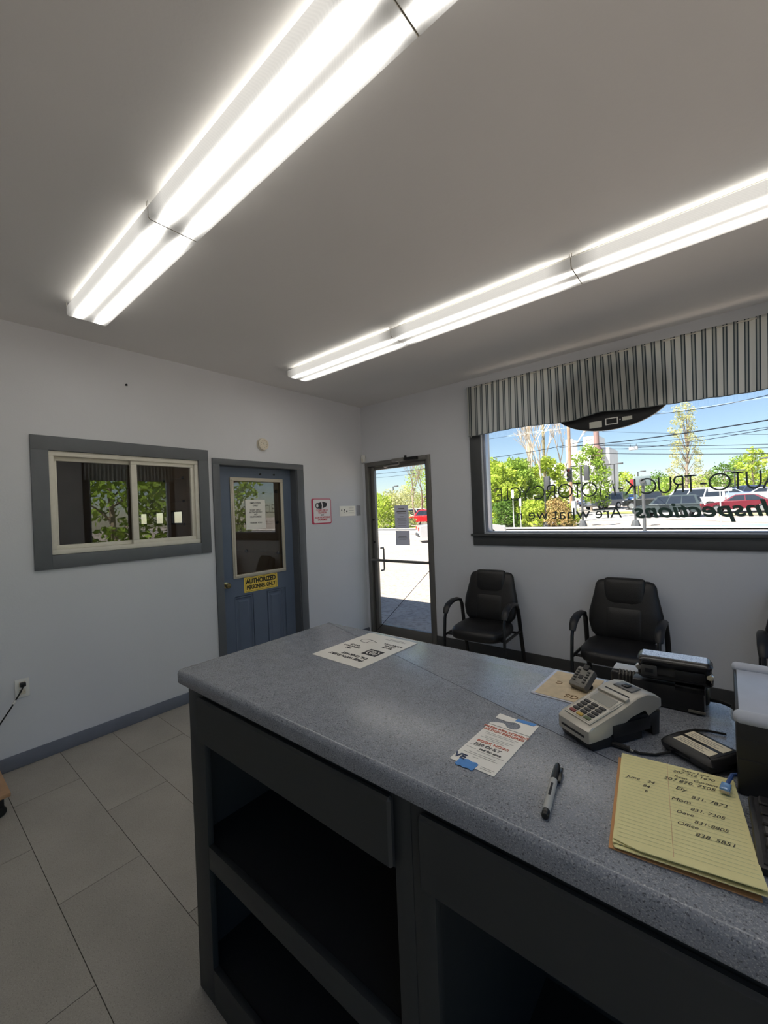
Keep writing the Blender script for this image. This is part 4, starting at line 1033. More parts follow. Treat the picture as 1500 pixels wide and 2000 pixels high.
for s_, x_, y_, sz in (('Steve Lane', 0.034, 0.118, 0.010), ('207 712 1670', 0.030, 0.108, 0.012), ('Ryan   Gorham', 0.032, 0.092, 0.011), ('207 870. 7505', 0.020, 0.079, 0.014), ('Ely', 0.006, 0.056, 0.015), ('831. 7872', 0.048, 0.040, 0.013), ('Mom', 0.004, 0.022, 0.014), ('831. 7205', 0.042, 0.006, 0.012),
                       ('Dave', 0.008, -0.010, 0.012), ('831-8805', 0.044, -0.024, 0.012), ('Office', 0.010, -0.038, 0.012), ('838. 5851', 0.046, -0.054, 0.013), ('June   24', -0.062, 0.052, 0.013), ('84', -0.052, 0.036, 0.012), ('6', -0.052, 0.022, 0.011)):
    x_ *= 0.88
    o = text_part(s_, sz * 0.92, 'ink_pen', pg, (x_, y_, zt_(x_, y_) + 0.0005), (1, 0.0, 0), (0, 1, 0), shear=0.35, world=False, name='handwriting', depth=0.0001)
    for v in o.data.vertices: v.co.z = zt_(v.co.x, v.co.y) + 0.0004 + (0.0001 if v.co.z > 0 else 0)
# blue plug lying on the pad
t = thing('network_plug', 'clear blue network cable plug resting on the top right of the pad', 'plug', (3.6565, -3.118, Z0 + 0.012))
mxp = Matrix.Translation((3.6545, -3.124, Z0 + 0.0125)) @ Matrix.Rotation(math.radians(-8), 4, 'Z')
B().box((-0.007, -0.012, 0), (0.007, 0.010, 0.009), bev=0.0015, mtx=mxp).build('connector', mat('clear_blue', srgb(110, 150, 196), 0.15, coat=0.5), t)
B().box((-0.0068, -0.0125, 0.0005), (0.0068, -0.005, 0.006), bev=0.001, mtx=mxp).build('contact_block', mat('contact', srgb(190, 180, 160), 0.3, metal=0.4), t)
B().tube([mxp @ Vector(p) for p in ((0, 0.008, 0.004), (0.001, 0.022, 0.006), (0.004, 0.036, 0.012), (0.009, 0.046, 0.010), (0.016, 0.05, 0.006))], 0.0032, 8).build('cable', mat('cable_blue', srgb(54, 84, 140), 0.5), t)

# --- power adapter with cord
t = thing('power_adapter', 'flat black power adapter with two white stickers beside the pad', 'adapter', (3.617, -3.008, Z0), rz=math.radians(-33))
outl2 = [(-0.052, -0.046), (0.052, -0.046), (0.056, 0.0), (0.052, 0.046), (-0.052, 0.046), (-0.056, 0.0)]
rs = []
for d_, z_ in ((0.010, 0.0), (0.002, 0.008), (0.0, 0.018), (0.006, 0.026), (0.010, 0.028)): rs.append([(p[0], p[1], z_) for p in inset(fillet(outl2, 0.008), d_)])
bd = B().rings(rs).build('body', 'black_plastic', t, world=False, ang=40)
mat('sticker_cream', srgb(222, 214, 190), 0.5)
for y0_, y1_, x0_, x1_ in ((-0.030, -0.006, -0.034, 0.036), (0.004, 0.030, -0.036, 0.038)):
    st = B().box((x0_, y0_, 0.0279), (x1_, y1_, 0.0285)).build('sticker', 'sticker_cream', bd, world=False, smooth=False)
    b = B()
    for j in range(3): b.poly([(x0_ + 0.005, y0_ + 0.005 + j*0.006, 0.0287), (x1_ - 0.012 - 0.008*(j % 2), y0_ + 0.005 + j*0.006, 0.0287), (x1_ - 0.012 - 0.008*(j % 2), y0_ + 0.0068 + j*0.006, 0.0287), (x0_ + 0.005, y0_ + 0.0068 + j*0.006, 0.0287)])
    b.build('print', 'ink_grey', bd, world=False, smooth=False)
B().box((-0.030, -0.0465, 0.010), (0.010, -0.0440, 0.016), bev=0.001).build('latch', 'black_gloss', bd, world=False)
t = thing('adapter_cord', 'thin black cord with barrel plug behind the note pad', 'cord', (3.53, -3.08, Z0))
B().tube([(3.579, -3.012, Z0 + 0.010), (3.566, -3.034, Z0 + 0.005), (3.545, -3.055, Z0 + 0.003), (3.520, -3.066, Z0 + 0.003), (3.500, -3.066, Z0 + 0.004)], 0.0025, 8).build('cable', 'black_rubber', t)
B().tube([(3.502, -3.0655, Z0 + 0.0045), (3.482, -3.0655, Z0 + 0.006), (3.470, -3.064, Z0 + 0.006)], 0.0055, 10).build('plug_body', 'black_plastic', t)
B().tube([(3.502, -3.066, Z0 + 0.0045), (3.510, -3.070, Z0 + 0.0042)], 0.0027, 8).build('plug_tip', 'chrome', t)
B().tube([(3.617, -2.955, Z0 + 0.012), (3.606, -2.943, Z0 + 0.008), (3.592, -2.930, Z0 + 0.004), (3.590, -2.915, Z0 + 0.003), (3.602, -2.898, Z0 + 0.003), (3.625, -2.888, Z0 + 0.003), (3.655, -2.884, Z0 + 0.003)], 0.0025, 8).build('cable', 'black_rubber', t)

# --- desktop printer at the right edge
t = thing('desktop_printer', 'black desktop printer with pale top between two grey rails at the right edge', 'printer', (3.82, -2.96, Z0))
bd = B().box((3.6705, -3.100, Z0), (3.985, -2.815, 1.214), bev=0.004).build('body', 'black_plastic', t)
mat('rail_grey', srgb(168, 174, 186), 0.45)
for y_ in (-3.083, -2.806):
    B().rings([[(x_, y_ + 0.018*k*math.cos(2*PI*j/14), 1.216 + 0.011*k*math.sin(2*PI*j/14)) for j in range(14)] for x_, k in ((3.668, 0.35), (3.670, 0.75), (3.675, 1), (3.975, 1), (3.982, 0.75), (3.985, 0.35))]).build('rail', 'rail_grey', bd, ang=60)
B().box((3.676, -3.066, 1.2135), (3.98, -2.824, 1.2165), bev=0.001).build('lid', mat('lid_pale', srgb(170, 178, 194), 0.4, var=0.06, vscale=14), bd)
for z_ in (1.185, 1.150): B().box((3.672, -3.1012, z_), (3.984, -3.0995, z_ + 0.0015)).build('front_seam', 'ink', bd, smooth=False)
B().box((3.80, -3.102, 1.10), (3.96, -3.0995, 1.135), bev=0.001).build('paper_tray', 'black_gloss', bd)
# --- keyboard
t = thing('keyboard', 'black computer keyboard cut off by the right edge of the view', 'keyboard', (3.90, -3.20, Z0), rz=math.radians(2))
mk = Matrix.Rotation(math.radians(4), 4, 'X')
fr = B().box((-0.215, -0.078, 0.004), (0.215, 0.078, 0.018), bev=0.005, mtx=mk).build('case', 'black_plastic', t, world=False)
B().box((-0.208, -0.071, 0.018), (0.208, 0.071, 0.0195), mtx=mk).build('key_bed', 'ink', fr, world=False, smooth=False)
kc = {}
for r in range(6):
    y_ = 0.058 - r * 0.0232
    widths = [1.0] * 20 if r < 1 else ([1.4] + [1.0]*18 if r in (1, 2) else ([1.7] + [1]*18 if r == 3 else ([2.2] + [1]*17 if r == 4 else [1.3, 1.2, 1.3, 6.2, 1.3, 1.3] + [1]*6)))
    x_ = -0.204
    for w_ in widths:
        ww = w_ * 0.0205
        if x_ + ww > 0.207: break
        key = round(ww, 4)
        if key not in kc:
            q = B().box((-ww/2 + 0.001, -0.0095, 0), (ww/2 - 0.001, 0.0095, 0.008), bev=0.002, seg=1)
            me = bpy.data.meshes.new('key'); q.bm.to_mesh(me); q.bm.free(); me.materials.append(mat('key_cap', srgb(38, 36, 36), 0.35)); kc[key] = me
        o = bpy.data.objects.new('key', kc[key]); COL.objects.link(o); o.parent = fr
        o.matrix_local = mk @ Matrix.Translation((x_ + ww/2, y_, 0.0195))
        x_ += ww + 0.0006

# ================================================================== GARAGE BEHIND THE LEFT WALL
GX = -9.2
mat('garage_wall', srgb(120, 108, 94), 0.8, var=0.12, vscale=2); mat('garage_floor', srgb(100, 98, 94), 0.7, var=0.15, vscale=2)
mat('od_panel', srgb(126, 108, 88), 0.6, var=0.10, vscale=4)
B().box((GX, YB, -0.13), (-0.15, 0.05, -0.001)).build('floor_garage', 'garage_floor', kind='structure', smooth=False, label='concrete floor of the garage')
B().box((GX - 0.2, YB - 0.15, 3.6), (-0.15, 0.2, 3.75)).build('ceiling_garage', 'garage_wall', kind='structure', smooth=False, label='ceiling of the garage')
B().box((GX - 0.2, YB, 0), (GX, 0.2, 3.6)).build('wall_garage_side', 'garage_wall', kind='structure', smooth=False, label='far side wall of the garage')
B().box((GX, YB - 0.15, 0), (-0.15, YB, 3.6)).build('wall_garage_back', 'garage_wall', kind='structure', smooth=False, label='back wall of the garage')
B().box((-0.15, YB, HC), (-0.0, 0.2, 3.6)).build('wall_garage_partition', 'garage_wall', kind='structure', smooth=False, label='upper partition between garage and office roof')
wall('wall_garage_front', 'y', 0.0, 0.2, GX, -0.15, 0, 3.6, [(-8.55, -4.75, 0, 3.0), (-4.35, -0.55, 0, 3.0)], 'garage_wall', 'street side wall of the garage with two overhead doors')
def overhead(n, x0, x1, wins):
    t = thing('door_%d' % n, 'brown sectional overhead garage door' if n == 3 else 'brown sectional overhead garage door nearest the office', 'door', ((x0+x1)/2, 0.1, 0), kind='structure')
    hs = 0.5
    for k in range(6):
        z0, z1 = 0.002 + k*hs, (k+1)*hs - 0.006
        b = B()
        if k == 3 and wins:
            xs_ = [x0]; 
            zz0, zz1 = 1.512, 1.80
            cur = x0
            for c_ in wins:
                b.box((cur, 0.07, z0), (c_ - 0.27, 0.12, z1)); b.box((c_ - 0.27, 0.07, z0), (c_ + 0.27, 0.12, zz0)); b.box((c_ - 0.27, 0.07, zz1), (c_ + 0.27, 0.12, z1)); cur = c_ + 0.27
            b.box((cur, 0.07, z0), (x1, 0.12, z1))
        else: b.box((x0, 0.07, z0), (x1, 0.12, z1))
        sec = b.build('door_section', 'od_panel', t, smooth=False)
        if k == 3 and wins:
            for c_ in wins:
                q = B()
                for a, d_ in (((c_-0.27, 1.512), (c_+0.27, 1.535)), ((c_-0.27, 1.777), (c_+0.27, 1.80)), ((c_-0.27, 1.535), (c_-0.25, 1.777)), ((c_+0.25, 1.535), (c_+0.27, 1.777))): q.box((a[0], 0.06, a[1]), (d_[0], 0.125, d_[1]))
                q.build('window_rim', 'dark_metal', sec, smooth=False)
                B().box((c_-0.252, 0.093, 1.533), (c_+0.252, 0.097, 1.779)).build('pane', GLASS, sec, smooth=False)
        if k: B().box((x0, 0.121, z0 - 0.02), (x1, 0.126, z0 + 0.014)).build('joint_light_seal', 'dark_metal', sec, smooth=False)  # added backing strip, stops daylight leaking through the section joint
        for xx in np.linspace(x0 + 0.5, x1 - 0.5, 4):
            if k: B().lathe([(0.028, 0.07), (0.028, 0.045), (0.012, 0.035), (0.0, 0.034)], (xx, 0, z0 - 0.003), 'y', 10).build('hinge', 'dark_metal', sec)
overhead(3, -8.55, -4.75, (-7.50, -6.57, -5.62))
overhead(4, -4.35, -0.55, ())
t = thing('garage_fill_light', 'added unseen fill light under the garage ceiling', 'ceiling light', (-4.2, -2.6, 3.5))  # invented lamp, added to lift the otherwise near black garage
B().box((-5.2, -2.70, 3.56), (-3.2, -2.50, 3.5995), bev=0.005).build('housing', 'white_vinyl', t)
B().tube([(-5.15, -2.6, 3.535), (-3.25, -2.6, 3.535)], 0.02, 10).build('tube', mat('tube_glow', (1.0, 0.86, 0.68), 0.5, emit=14.0), t)
for x_ in (-5.16, -3.24): B().box((x_ - 0.015, -2.63, 3.51), (x_ + 0.015, -2.57, 3.56), bev=0.003).build('tube_holder', 'white_vinyl', t)

# ================================================================== OUTDOORS
def sst(a, b, x): 
    t_ = max(0, min(1, (x - a) / (b - a))); return t_*t_*(3 - 2*t_)
def gz(x, y):
    return -0.13 + sst(-21.5, -14, x) * (max(0, min(1, (y - 29) / 26)) * 1.33 + max(0, (y - 55)) * 0.004)
def ground_strip(name, M, xs, ys, up, label, kind='structure', cat=None):
    V = []; F_ = []
    for y_ in ys:
        for x_ in xs: V.append((x_, y_, gz(x_, y_) + up))
    n = len(xs)
    for j in range(len(ys)-1):
        for i in range(n-1): F_.append((j*n+i, j*n+i+1, (j+1)*n+i+1, (j+1)*n+i))
    return mesh_obj(name, V, F_, M, label=label, kind=kind, cat=cat)
mat('asphalt', srgb(172, 160, 149), 0.9, var=0.14, vscale=0.8, bump=0.5, bscale=18, speck=[(14, 0.5, 0.62, srgb(132, 120, 110), 0.7), (5, 0.55, 0.7, srgb(190, 180, 168), 0.5)])
mat('road', srgb(172, 166, 160), 0.9, var=0.1, vscale=0.6); mat('concrete', srgb(216, 210, 200), 0.9, var=0.06, vscale=2)
mat('grass', srgb(150, 160, 80), 0.9, var=0.25, vscale=3); mat('teal_paint', srgb(70, 168, 150), 0.7)
xs = list(np.linspace(-140, 90, 60)); ys = [0.2, 4, 10, 18, 24, 29] + list(np.linspace(31, 60, 16)) + [80, 110, 160, 240, 400]
ground_strip('ground', MATS['asphalt'], xs, ys, 0.0, 'pale gravelly forecourt and land beyond it')
ground_strip('ground_side', MATS['asphalt'], [XR + 0.151, 15, 40, 90], [-60, -20, -6, 0.2], 0.0, 'pale forecourt beside the building')
ground_strip('road', MATS['road'], xs, [20.5, 23, 25.2], 0.012, 'grey road crossing in front of the building')
ground_strip('sidewalk', MATS['concrete'], xs, [25.2, 26.4, 27.4], 0.10, 'pale concrete pavement beyond the road')
ground_strip('side_street', MATS['road'], [-7.5, -5, 0, 3], [34, 37, 40, 44, 48], 0.015, 'grey car park lane beyond the pavement')
ground_strip('grass_verge', MATS['grass'], list(np.linspace(-60, -18, 14)), [27.4, 29, 31, 33], 0.05, 'green grass verge beyond the road', kind='stuff', cat='grass')
ground_strip('grass_island', MATS['grass'], list(np.linspace(-6.0, -1.5, 5)), [40.5, 41.7, 43], 0.06, 'small green grass island in the car park', kind='stuff', cat='grass')
ground_strip('dry_grass', mat('dry_grass', srgb(186, 176, 120), 0.9, var=0.2, vscale=3), list(np.linspace(3.2, 12, 8)), [36.3, 37.2, 38.0], 0.05, 'dry grass strip in front of the parked red sedan', kind='stuff', cat='grass')
ground_strip('painted_strip', MATS['teal_paint'], [1.9, 4, 8, 14], [27.5, 28.4, 29.2], 0.03, 'teal painted strip on the pavement at the right')

# ---------------------------------------------------------------- vegetation
def leaf_mat(name, c, tr=0.35):
    return mat(name, c, 0.6, var=0.35, vscale=1.1, spec=0.2, trans=tr)
leaf_mat('leaf_lime', srgb(178, 196, 78)); leaf_mat('leaf_mid', srgb(146, 172, 72)); leaf_mat('leaf_pale', srgb(196, 196, 140)); leaf_mat('leaf_dark', srgb(104, 136, 60)); leaf_mat('leaf_rust', srgb(188, 164, 110))
mat('bark', srgb(150, 136, 120), 0.9, var=0.2, vscale=6); mat('bark_pale', srgb(206, 192, 176), 0.9, var=0.15, vscale=6)
def leaves(rng, clusters, n, size):
    C_ = np.array([c[0] for c in clusters]); Rr = np.array([c[1] for c in clusters])
    idx = rng.choice(len(clusters), n, p=(Rr**2)/np.sum(Rr**2))
    d = rng.normal(size=(n, 3)); d /= np.linalg.norm(d, axis=1)[:, None]
    P = C_[idx] + d * (Rr[idx] * rng.uniform(0.35, 1.0, n))[:, None] * np.array([1, 1, 0.8])
    a = rng.normal(size=(n, 3)); a /= np.linalg.norm(a, axis=1)[:, None]
    b_ = np.cross(a, rng.normal(size=(n, 3))); b_ /= np.linalg.norm(b_, axis=1)[:, None]
    s_ = (size * rng.uniform(0.6, 1.3, n))[:, None]
    V = np.stack([P - a*s_, P - b_*s_*0.5, P + a*s_, P + b_*s_*0.5], 1).reshape(-1, 3)
    return V
def leaf_part(V, M, parent, name='foliage'):
    n = len(V) // 4
    me = bpy.data.meshes.new(name)
    me.vertices.add(len(V)); me.vertices.foreach_set('co', V.ravel())
    me.loops.add(4*n); me.loops.foreach_set('vertex_index', np.arange(4*n))
    me.polygons.add(n); me.polygons.foreach_set('loop_start', np.arange(0, 4*n, 4)); me.polygons.foreach_set('loop_total', np.full(n, 4))
    me.update(); me.validate(); me.materials.append(MATS[M])
    o = bpy.data.objects.new(name, me); COL.objects.link(o); o.parent = parent
    return o
def tree(name, label, x, y, h, r, M, seed, n=2600, size=0.16, base=0.25, bark='bark', trunk_r=0.13, group=None, cat='tree', slim=1.0, shape='round', ncl=26):
    z = gz(x, y); rng = np.random.default_rng(seed)
    t = thing(name, label, cat, (x, y, z), group=group)
    cl = []
    for i in range(ncl):
        k = (i + 0.5) / ncl
        zz = h * (base + (0.97 - base) * k)
        if shape == 'round': prof = math.sin(PI * min(1, 0.18 + 0.80 * k)) ** 0.7
        elif shape == 'bush': prof = math.sqrt(max(0.05, 1 - k**2.2))
        else: prof = (1.0 - 0.78 * k) ** 0.9
        a = i * 2.399 + rng.uniform(-0.4, 0.4); rad = r * prof * math.sqrt(rng.uniform(0.15, 1.0))
        cl.append((np.array([rad*math.cos(a), rad*math.sin(a), zz]), r * rng.uniform(0.26, 0.44) * slim))
    leaf_part(leaves(rng, cl, n, size), M, t)
    b = B()
    wob = [(0.15*r*math.sin(k*3 + seed)*k, 0.12*r*math.cos(k*2.3 + seed)*k, h*0.92*k) for k in np.linspace(0, 1, 7)]
    b.tube([Vector(p) for p in wob], [trunk_r*(1 - 0.85*k) for k in np.linspace(0, 1, 7)], 6)
    tr_ = b.build('trunk', bark, t, world=False)
    b = B()
    for c_, rr_ in cl[::2]:
        k = max(0.1, min(0.95, (c_[2]/h) * 0.72)); i = k * 6; i0 = int(i)
        st = Vector(wob[i0]).lerp(Vector(wob[min(6, i0+1)]), i - i0)
        b.tube([st, st.lerp(Vector(c_), 0.5) + Vector((0, 0, 0.1*r*0.4)), Vector(c_)], [trunk_r*0.35, trunk_r*0.22, trunk_r*0.08], 4)
    b.build('branches', bark, tr_, world=False)
    return t
def bare_tree(name, label, x, y, h, seed, bark='bark_pale', spread=0.42, stems=3, M=None):
    z = gz(x, y); rnd = random.Random(seed)
    t = thing(name, label, 'tree', (x, y, z))
    b = B(); tips = []
    def grow(p, d, L, r, lev):
        q = p + d * L; mid = p.lerp(q, 0.5) + Vector((rnd.uniform(-1, 1), rnd.uniform(-1, 1), 0)) * L * 0.05
        b.tube([p, mid, q], [r, r*0.85, r*0.68], 5 if lev < 2 else 3, cap=False)
        if lev >= 5 or r < 0.006: tips.append(q); return
        for k in range(2 if lev < 1 else rnd.choice((2, 3))):
            a = rnd.uniform(0, 2*PI); s_ = spread * rnd.uniform(0.5, 1.1)
            e = (d + Vector((math.cos(a)*s_, math.sin(a)*s_, 0.08))).normalized()
            grow(q, e, L * rnd.uniform(0.62, 0.82), r * 0.62, lev + 1)
    for s_ in range(stems):
        a = 2*PI*s_/stems + 0.4
        grow(Vector((0.2*math.cos(a), 0.2*math.sin(a), 0)), Vector((0.16*math.cos(a), 0.16*math.sin(a), 1)).normalized(), h*0.30, 0.15, 0)
    tr_ = b.build('trunk_and_branches', bark, t, world=False)
    if M:
        rng = np.random.default_rng(seed)
        leaf_part(leaves(rng, [(np.array(p), 0.5) for p in tips[::2]], 900, 0.07), M, t, 'young_leaves')
    return t
def PX(u, Y): return at(u, 980, Y).x
TG = 'trees across the road'
tree('leafy_tree', 'lime green leafy tree at the left edge of the shop window', PX(968, 30), 30, 5.6, 2.3, 'leaf_lime', 1, n=7000, base=0.06, group=TG)
tree('leafy_tree', 'taller green tree just right of the lime one', PX(1012, 33), 33, 5.8, 2.3, 'leaf_mid', 2, n=7000, base=0.06, group=TG)
tree('leafy_tree', 'green tree between the bare tree and the wooden pole', PX(1072, 38), 38, 6.0, 2.0, 'leaf_lime', 3, n=5000, base=0.06, group=TG)
tree('leafy_tree', 'airy green tree in front of the white tower', PX(1155, 47), 47, 7.4, 2.2, 'leaf_mid', 4, n=3600, base=0.12, group=TG)
bare_tree('bare_tree', 'pale bare branched tree rising behind the lime green trees', PX(1042, 36), 36, 12.5, 7, M='leaf_pale')
bare_tree('bare_tree', 'thinner bare tree left of the wooden pole', PX(1082, 41), 41, 11.5, 12, stems=2, spread=0.36)
for u_, Y_, h_, r_, M_, s_, lb in ((985, 28.6, 2.2, 1.1, 'leaf_dark', 21, 'dark green shrub at the foot of the lime green tree'), (1040, 28.8, 2.0, 1.2, 'leaf_lime', 22, 'lime green shrub beside the first signal post'), (1085, 29.2, 2.1, 1.3, 'leaf_rust', 23, 'reddish green shrub left of the wooden pole'), (1105, 30.4, 1.6, 1.0, 'leaf_lime', 24, 'low lime shrub at the foot of the wooden pole')):
    tree('shrub', lb, PX(u_, Y_), Y_, h_, r_, M_, s_, n=1900, size=0.11, base=0.10, shape='bush', trunk_r=0.04, cat='shrub', group='shrubs across the road', slim=1.2)
tree('tall_tree', 'tall slender tree with thin spring leaves right of the oval sign', PX(1342, 58), 58, 12.3, 2.6, 'leaf_pale', 31, n=3000, size=0.12, base=0.14, shape='cone', slim=0.62, ncl=54, trunk_r=0.2)
far = ((1188, 80, 6.4, 2.6), (1222, 98, 6.6, 3.4), (1290, 104, 6.2, 3.6), (1312, 96, 4.6, 3.2), (1375, 104, 4.8, 3.6), (1416, 92, 6.2, 3.4), (1447, 96, 7.6, 3.2), (1475, 80, 7.8, 2.2), (1498, 104, 5.0, 4.0), (1260, 110, 5.4, 4.0), (1340, 108, 5.0, 4.4), (1535, 100, 6.0, 4.0), (1575, 96, 6.4, 4.0), (1140, 92, 6.4, 3.4))
nm = ('behind the twin street lamp', 'beyond the blue parked car', 'left of the tall tree, in the far row', 'just left of the tall tree trunk', 'just right of the tall tree', 'behind the street name sign', 'behind the double lamp on the right', 'slender, right of the double lamp', 'at the right edge of the window', 'beyond the dark pickup', 'behind the tall tree', 'beyond the right edge of the view', 'farthest right beyond the view', 'far behind the wooden pole')
for i, ((u_, Y_, h_, r_), s_) in enumerate(zip(far, nm)):
    tree('far_tree', 'distant green tree ' + s_, PX(u_, Y_), Y_, h_, r_, ('leaf_mid', 'leaf_lime', 'leaf_dark')[i % 3], 40 + i, n=1300, size=0.26, base=0.05, group='far trees behind the car park', trunk_r=0.12)
# seen through the glass door
for u_, Y_, h_, r_, M_, s_, lb in ((742, 28, 3.3, 1.7, 'leaf_lime', 61, 'lime green bush at the left edge of the glass door'), (768, 29.5, 3.6, 2.0, 'leaf_pale', 62, 'pale blossoming bush behind the door notices'), (800, 43, 4.6, 2.8, 'leaf_pale', 63, 'pale green bush right of the door notices'), (826, 46, 8.0, 2.9, 'leaf_lime', 64, 'taller lime green tree at the right edge of the glass door'), (720, 29, 3.2, 2.2, 'leaf_mid', 65, 'green bush hidden left of the glass door'), (864, 46, 7.4, 2.9, 'leaf_mid', 66, 'green tree hidden right of the glass door')):
    tree('door_view_bush', lb, PX(u_, Y_), Y_, h_, r_, M_, s_, n=3000, size=0.13, base=0.05, shape='bush', trunk_r=0.05, cat='bush', group='bushes beyond the entrance door', slim=1.15)
bare_tree('bare_tree', 'thin bare tree above the bushes outside the glass door', PX(815, 38), 38, 8.0, 5, bark='bark', stems=2)
# on the side street, right of the building (only mirrored in the garage window)
for i, (x_, y_, h_) in enumerate(((14, 1.5, 6.0), (17, -3.0, 7.0), (13.5, 4.8, 5.2))):
    tree('side_tree', 'green tree beside the building, ' + ('nearest the corner', 'largest of three', 'smallest of three')[i], x_, y_, h_, 2.4, 'leaf_mid', 70 + i, n=2600, size=0.15, base=0.08, group='trees beside the building')

# ---------------------------------------------------------------- poles, lamps, signals, wires
mat('pole_wood', srgb(172, 138, 112), 0.9, var=0.15, vscale=5); mat('pole_grey', srgb(92, 94, 96), 0.6, metal=0.3); mat('pole_dark', srgb(66, 68, 70), 0.6)
def post(name, label, cat, u, Y, vtop, r, M, base=True):
    x = PX(u, Y); z = gz(x, Y); top = at(u, vtop, Y).z
    t = thing(name, label, cat, (x, Y, z))
    B().tube([(0, 0, 0), (0, 0, (top-z)*0.5), (0, 0, top-z)], [r, r*0.93, r*0.85], 10).build('post', M, t, world=False)
    return t, top - z
t, hh = post('utility_pole', 'brown wooden utility pole in the left half of the shop window', 'pole', 1116, 33, 770, 0.15, 'pole_wood')
B().box((-1.1, -0.06, hh - 0.9), (1.1, 0.06, hh - 0.78)).build('cross_arm', 'pole_wood', t, world=False, smooth=False)
for x_ in (-0.95, -0.4, 0.4, 0.95): B().lathe([(0.03, hh - 0.78), (0.06, hh - 0.72), (0.05, hh - 0.62), (0.0, hh - 0.60)], (x_, 0, 0), 'z', 8).build('insulator', 'pole_grey', t, world=False)
B().tube([(0.16, 0, 1.2), (0.16, 0, 2.2)], 0.12, 8).build('meter_box', 'pole_grey', t, world=False)
t, hh = post('utility_pole', 'tan wooden pole between the bare branches', 'pole', 1038, 37.5, 775, 0.17, mat('pole_tan', srgb(206, 178, 146), 0.9, var=0.1))
B().box((-1.0, -0.06, hh - 0.7), (1.0, 0.06, hh - 0.58)).build('cross_arm', 'pole_wood', t, world=False, smooth=False)
t, hh = post('utility_pole', 'grey brown pole right of the tan one', 'pole', 1066, 39.5, 778, 0.15, mat('pole_olive', srgb(150, 138, 104), 0.9, var=0.1))
B().box((-0.9, -0.06, hh - 0.7), (0.9, 0.06, hh - 0.58)).build('cross_arm', 'pole_wood', t, world=False, smooth=False)
def lamp(label, u, Y, vtop, arms):
    t, hh = post('street_lamp', label, 'street lamp', u, Y, vtop, 0.09, 'pole_dark')
    for s_ in arms:
        B().tube([(0, 0, hh - 0.05), (0.45*s_, 0, hh)], 0.04, 6).build('arm', 'pole_dark', t, world=False)
        B().box((0.35*s_, -0.2, hh - 0.08), (1.05*s_, 0.2, hh + 0.10), bev=0.04).build('lamp_head', 'pole_grey', t, world=False)
    return t
lamp('twin headed car park lamp right of the white tower', 1202, 57, 906, (-1, 1))
lamp('single headed lamp behind the signal box', 1248, 70, 921, (1,))
lamp('double headed car park lamp at the right', 1437, 66, 919, (-1, 1))
lamp('single headed lamp above the bushes outside the glass door', 769, 52, 950, (1,))
lamp('street lamp at the far right edge of the window', 1512, 62, 893, (-1, 1))
def head(t, x, z, s=1.0, face=-1, lenses=True):
    """three lamp traffic signal head facing the viewer (-y) or away"""
    h = B().box((x - 0.17, -0.13, z), (x + 0.17, 0.13, z + 1.05), bev=0.03).build('signal_head', 'pole_dark', t, world=False)
    for k in range(3):
        zc = z + 0.18 + k * 0.345
        B().tube([(x, face*0.13, zc), (x, face*0.36, zc - 0.02)], 0.13, 10, cap=False).build('visor', 'pole_dark', h, world=False)
        B().lathe([(0.115, face*0.125), (0.10, face*0.15), (0.0, face*0.16)], (x, 0, zc), 'y', 12).build('lens', ('sig_green', 'sig_amber', 'sig_red')[k], h, world=False)
mat('sig_red', srgb(190, 46, 48), 0.3); mat('sig_amber', srgb(120, 96, 60), 0.3); mat('sig_green', srgb(60, 96, 86), 0.3)
def base_(t): B().lathe([(0.30, 0.0), (0.30, 0.10), (0.18, 0.45), (0.10, 0.5)], (0, 0, 0), 'z', 8).build('pole_base', 'pole_grey', t, world=False)
t, hh = post('traffic_signal', 'traffic signal post left of the wooden pole', 'traffic signal', 1065, 28.6, 932, 0.07, 'pole_dark'); base_(t); head(t, 0.22, hh - 1.0, face=1)
t, hh = post('traffic_signal', 'traffic signal post right of the wooden pole with two raised heads', 'traffic signal', 1137, 28.6, 909, 0.08, 'pole_dark'); base_(t)
B().tube([(-0.75, 0, hh - 0.02), (0.42, 0, hh - 0.02)], 0.03, 6).build('mast_arm', 'pole_dark', t, world=False)
head(t, -0.80, hh - 1.15); head(t, 0.38, hh - 1.12, face=1)
B().box((-0.9 + 0.2, -0.20, 0.95), (-0.62 + 0.2, 0.15, 1.95), bev=0.03).build('control_box', mat('box_grey', srgb(176, 180, 184), 0.5), t, world=False)
t, hh = post('traffic_signal', 'thin signal post with a small red pedestrian light', 'traffic signal', 1240, 28.4, 950, 0.07, 'pole_dark'); base_(t)
B().box((-0.22, -0.16, hh - 0.05), (0.12, 0.16, hh + 0.50), bev=0.03).build('pedestrian_head', 'pole_dark', t, world=False)
B().box((-0.21, -0.175, hh + 0.0), (-0.02, -0.155, hh + 0.46), bev=0.01).build('pedestrian_lens', 'sig_red', t, world=False)
t, hh = post('traffic_signal', 'thick grey signal post with a wide box on top', 'traffic signal', 1257, 21.5, 946, 0.085, 'pole_grey')
B().box((-0.36, -0.14, hh - 0.06), (0.36, 0.14, hh + 0.44), bev=0.05).build('signal_box', mat('sig_case', srgb(104, 118, 120), 0.6), t, world=False)
B().lathe([(0.10, 0.0), (0.14, -0.05), (0.14, -0.12), (0.0, -0.14)], (0, -0.12, hh + 0.18), 'y', 12).build('box_hub', 'pole_grey', t, world=False)
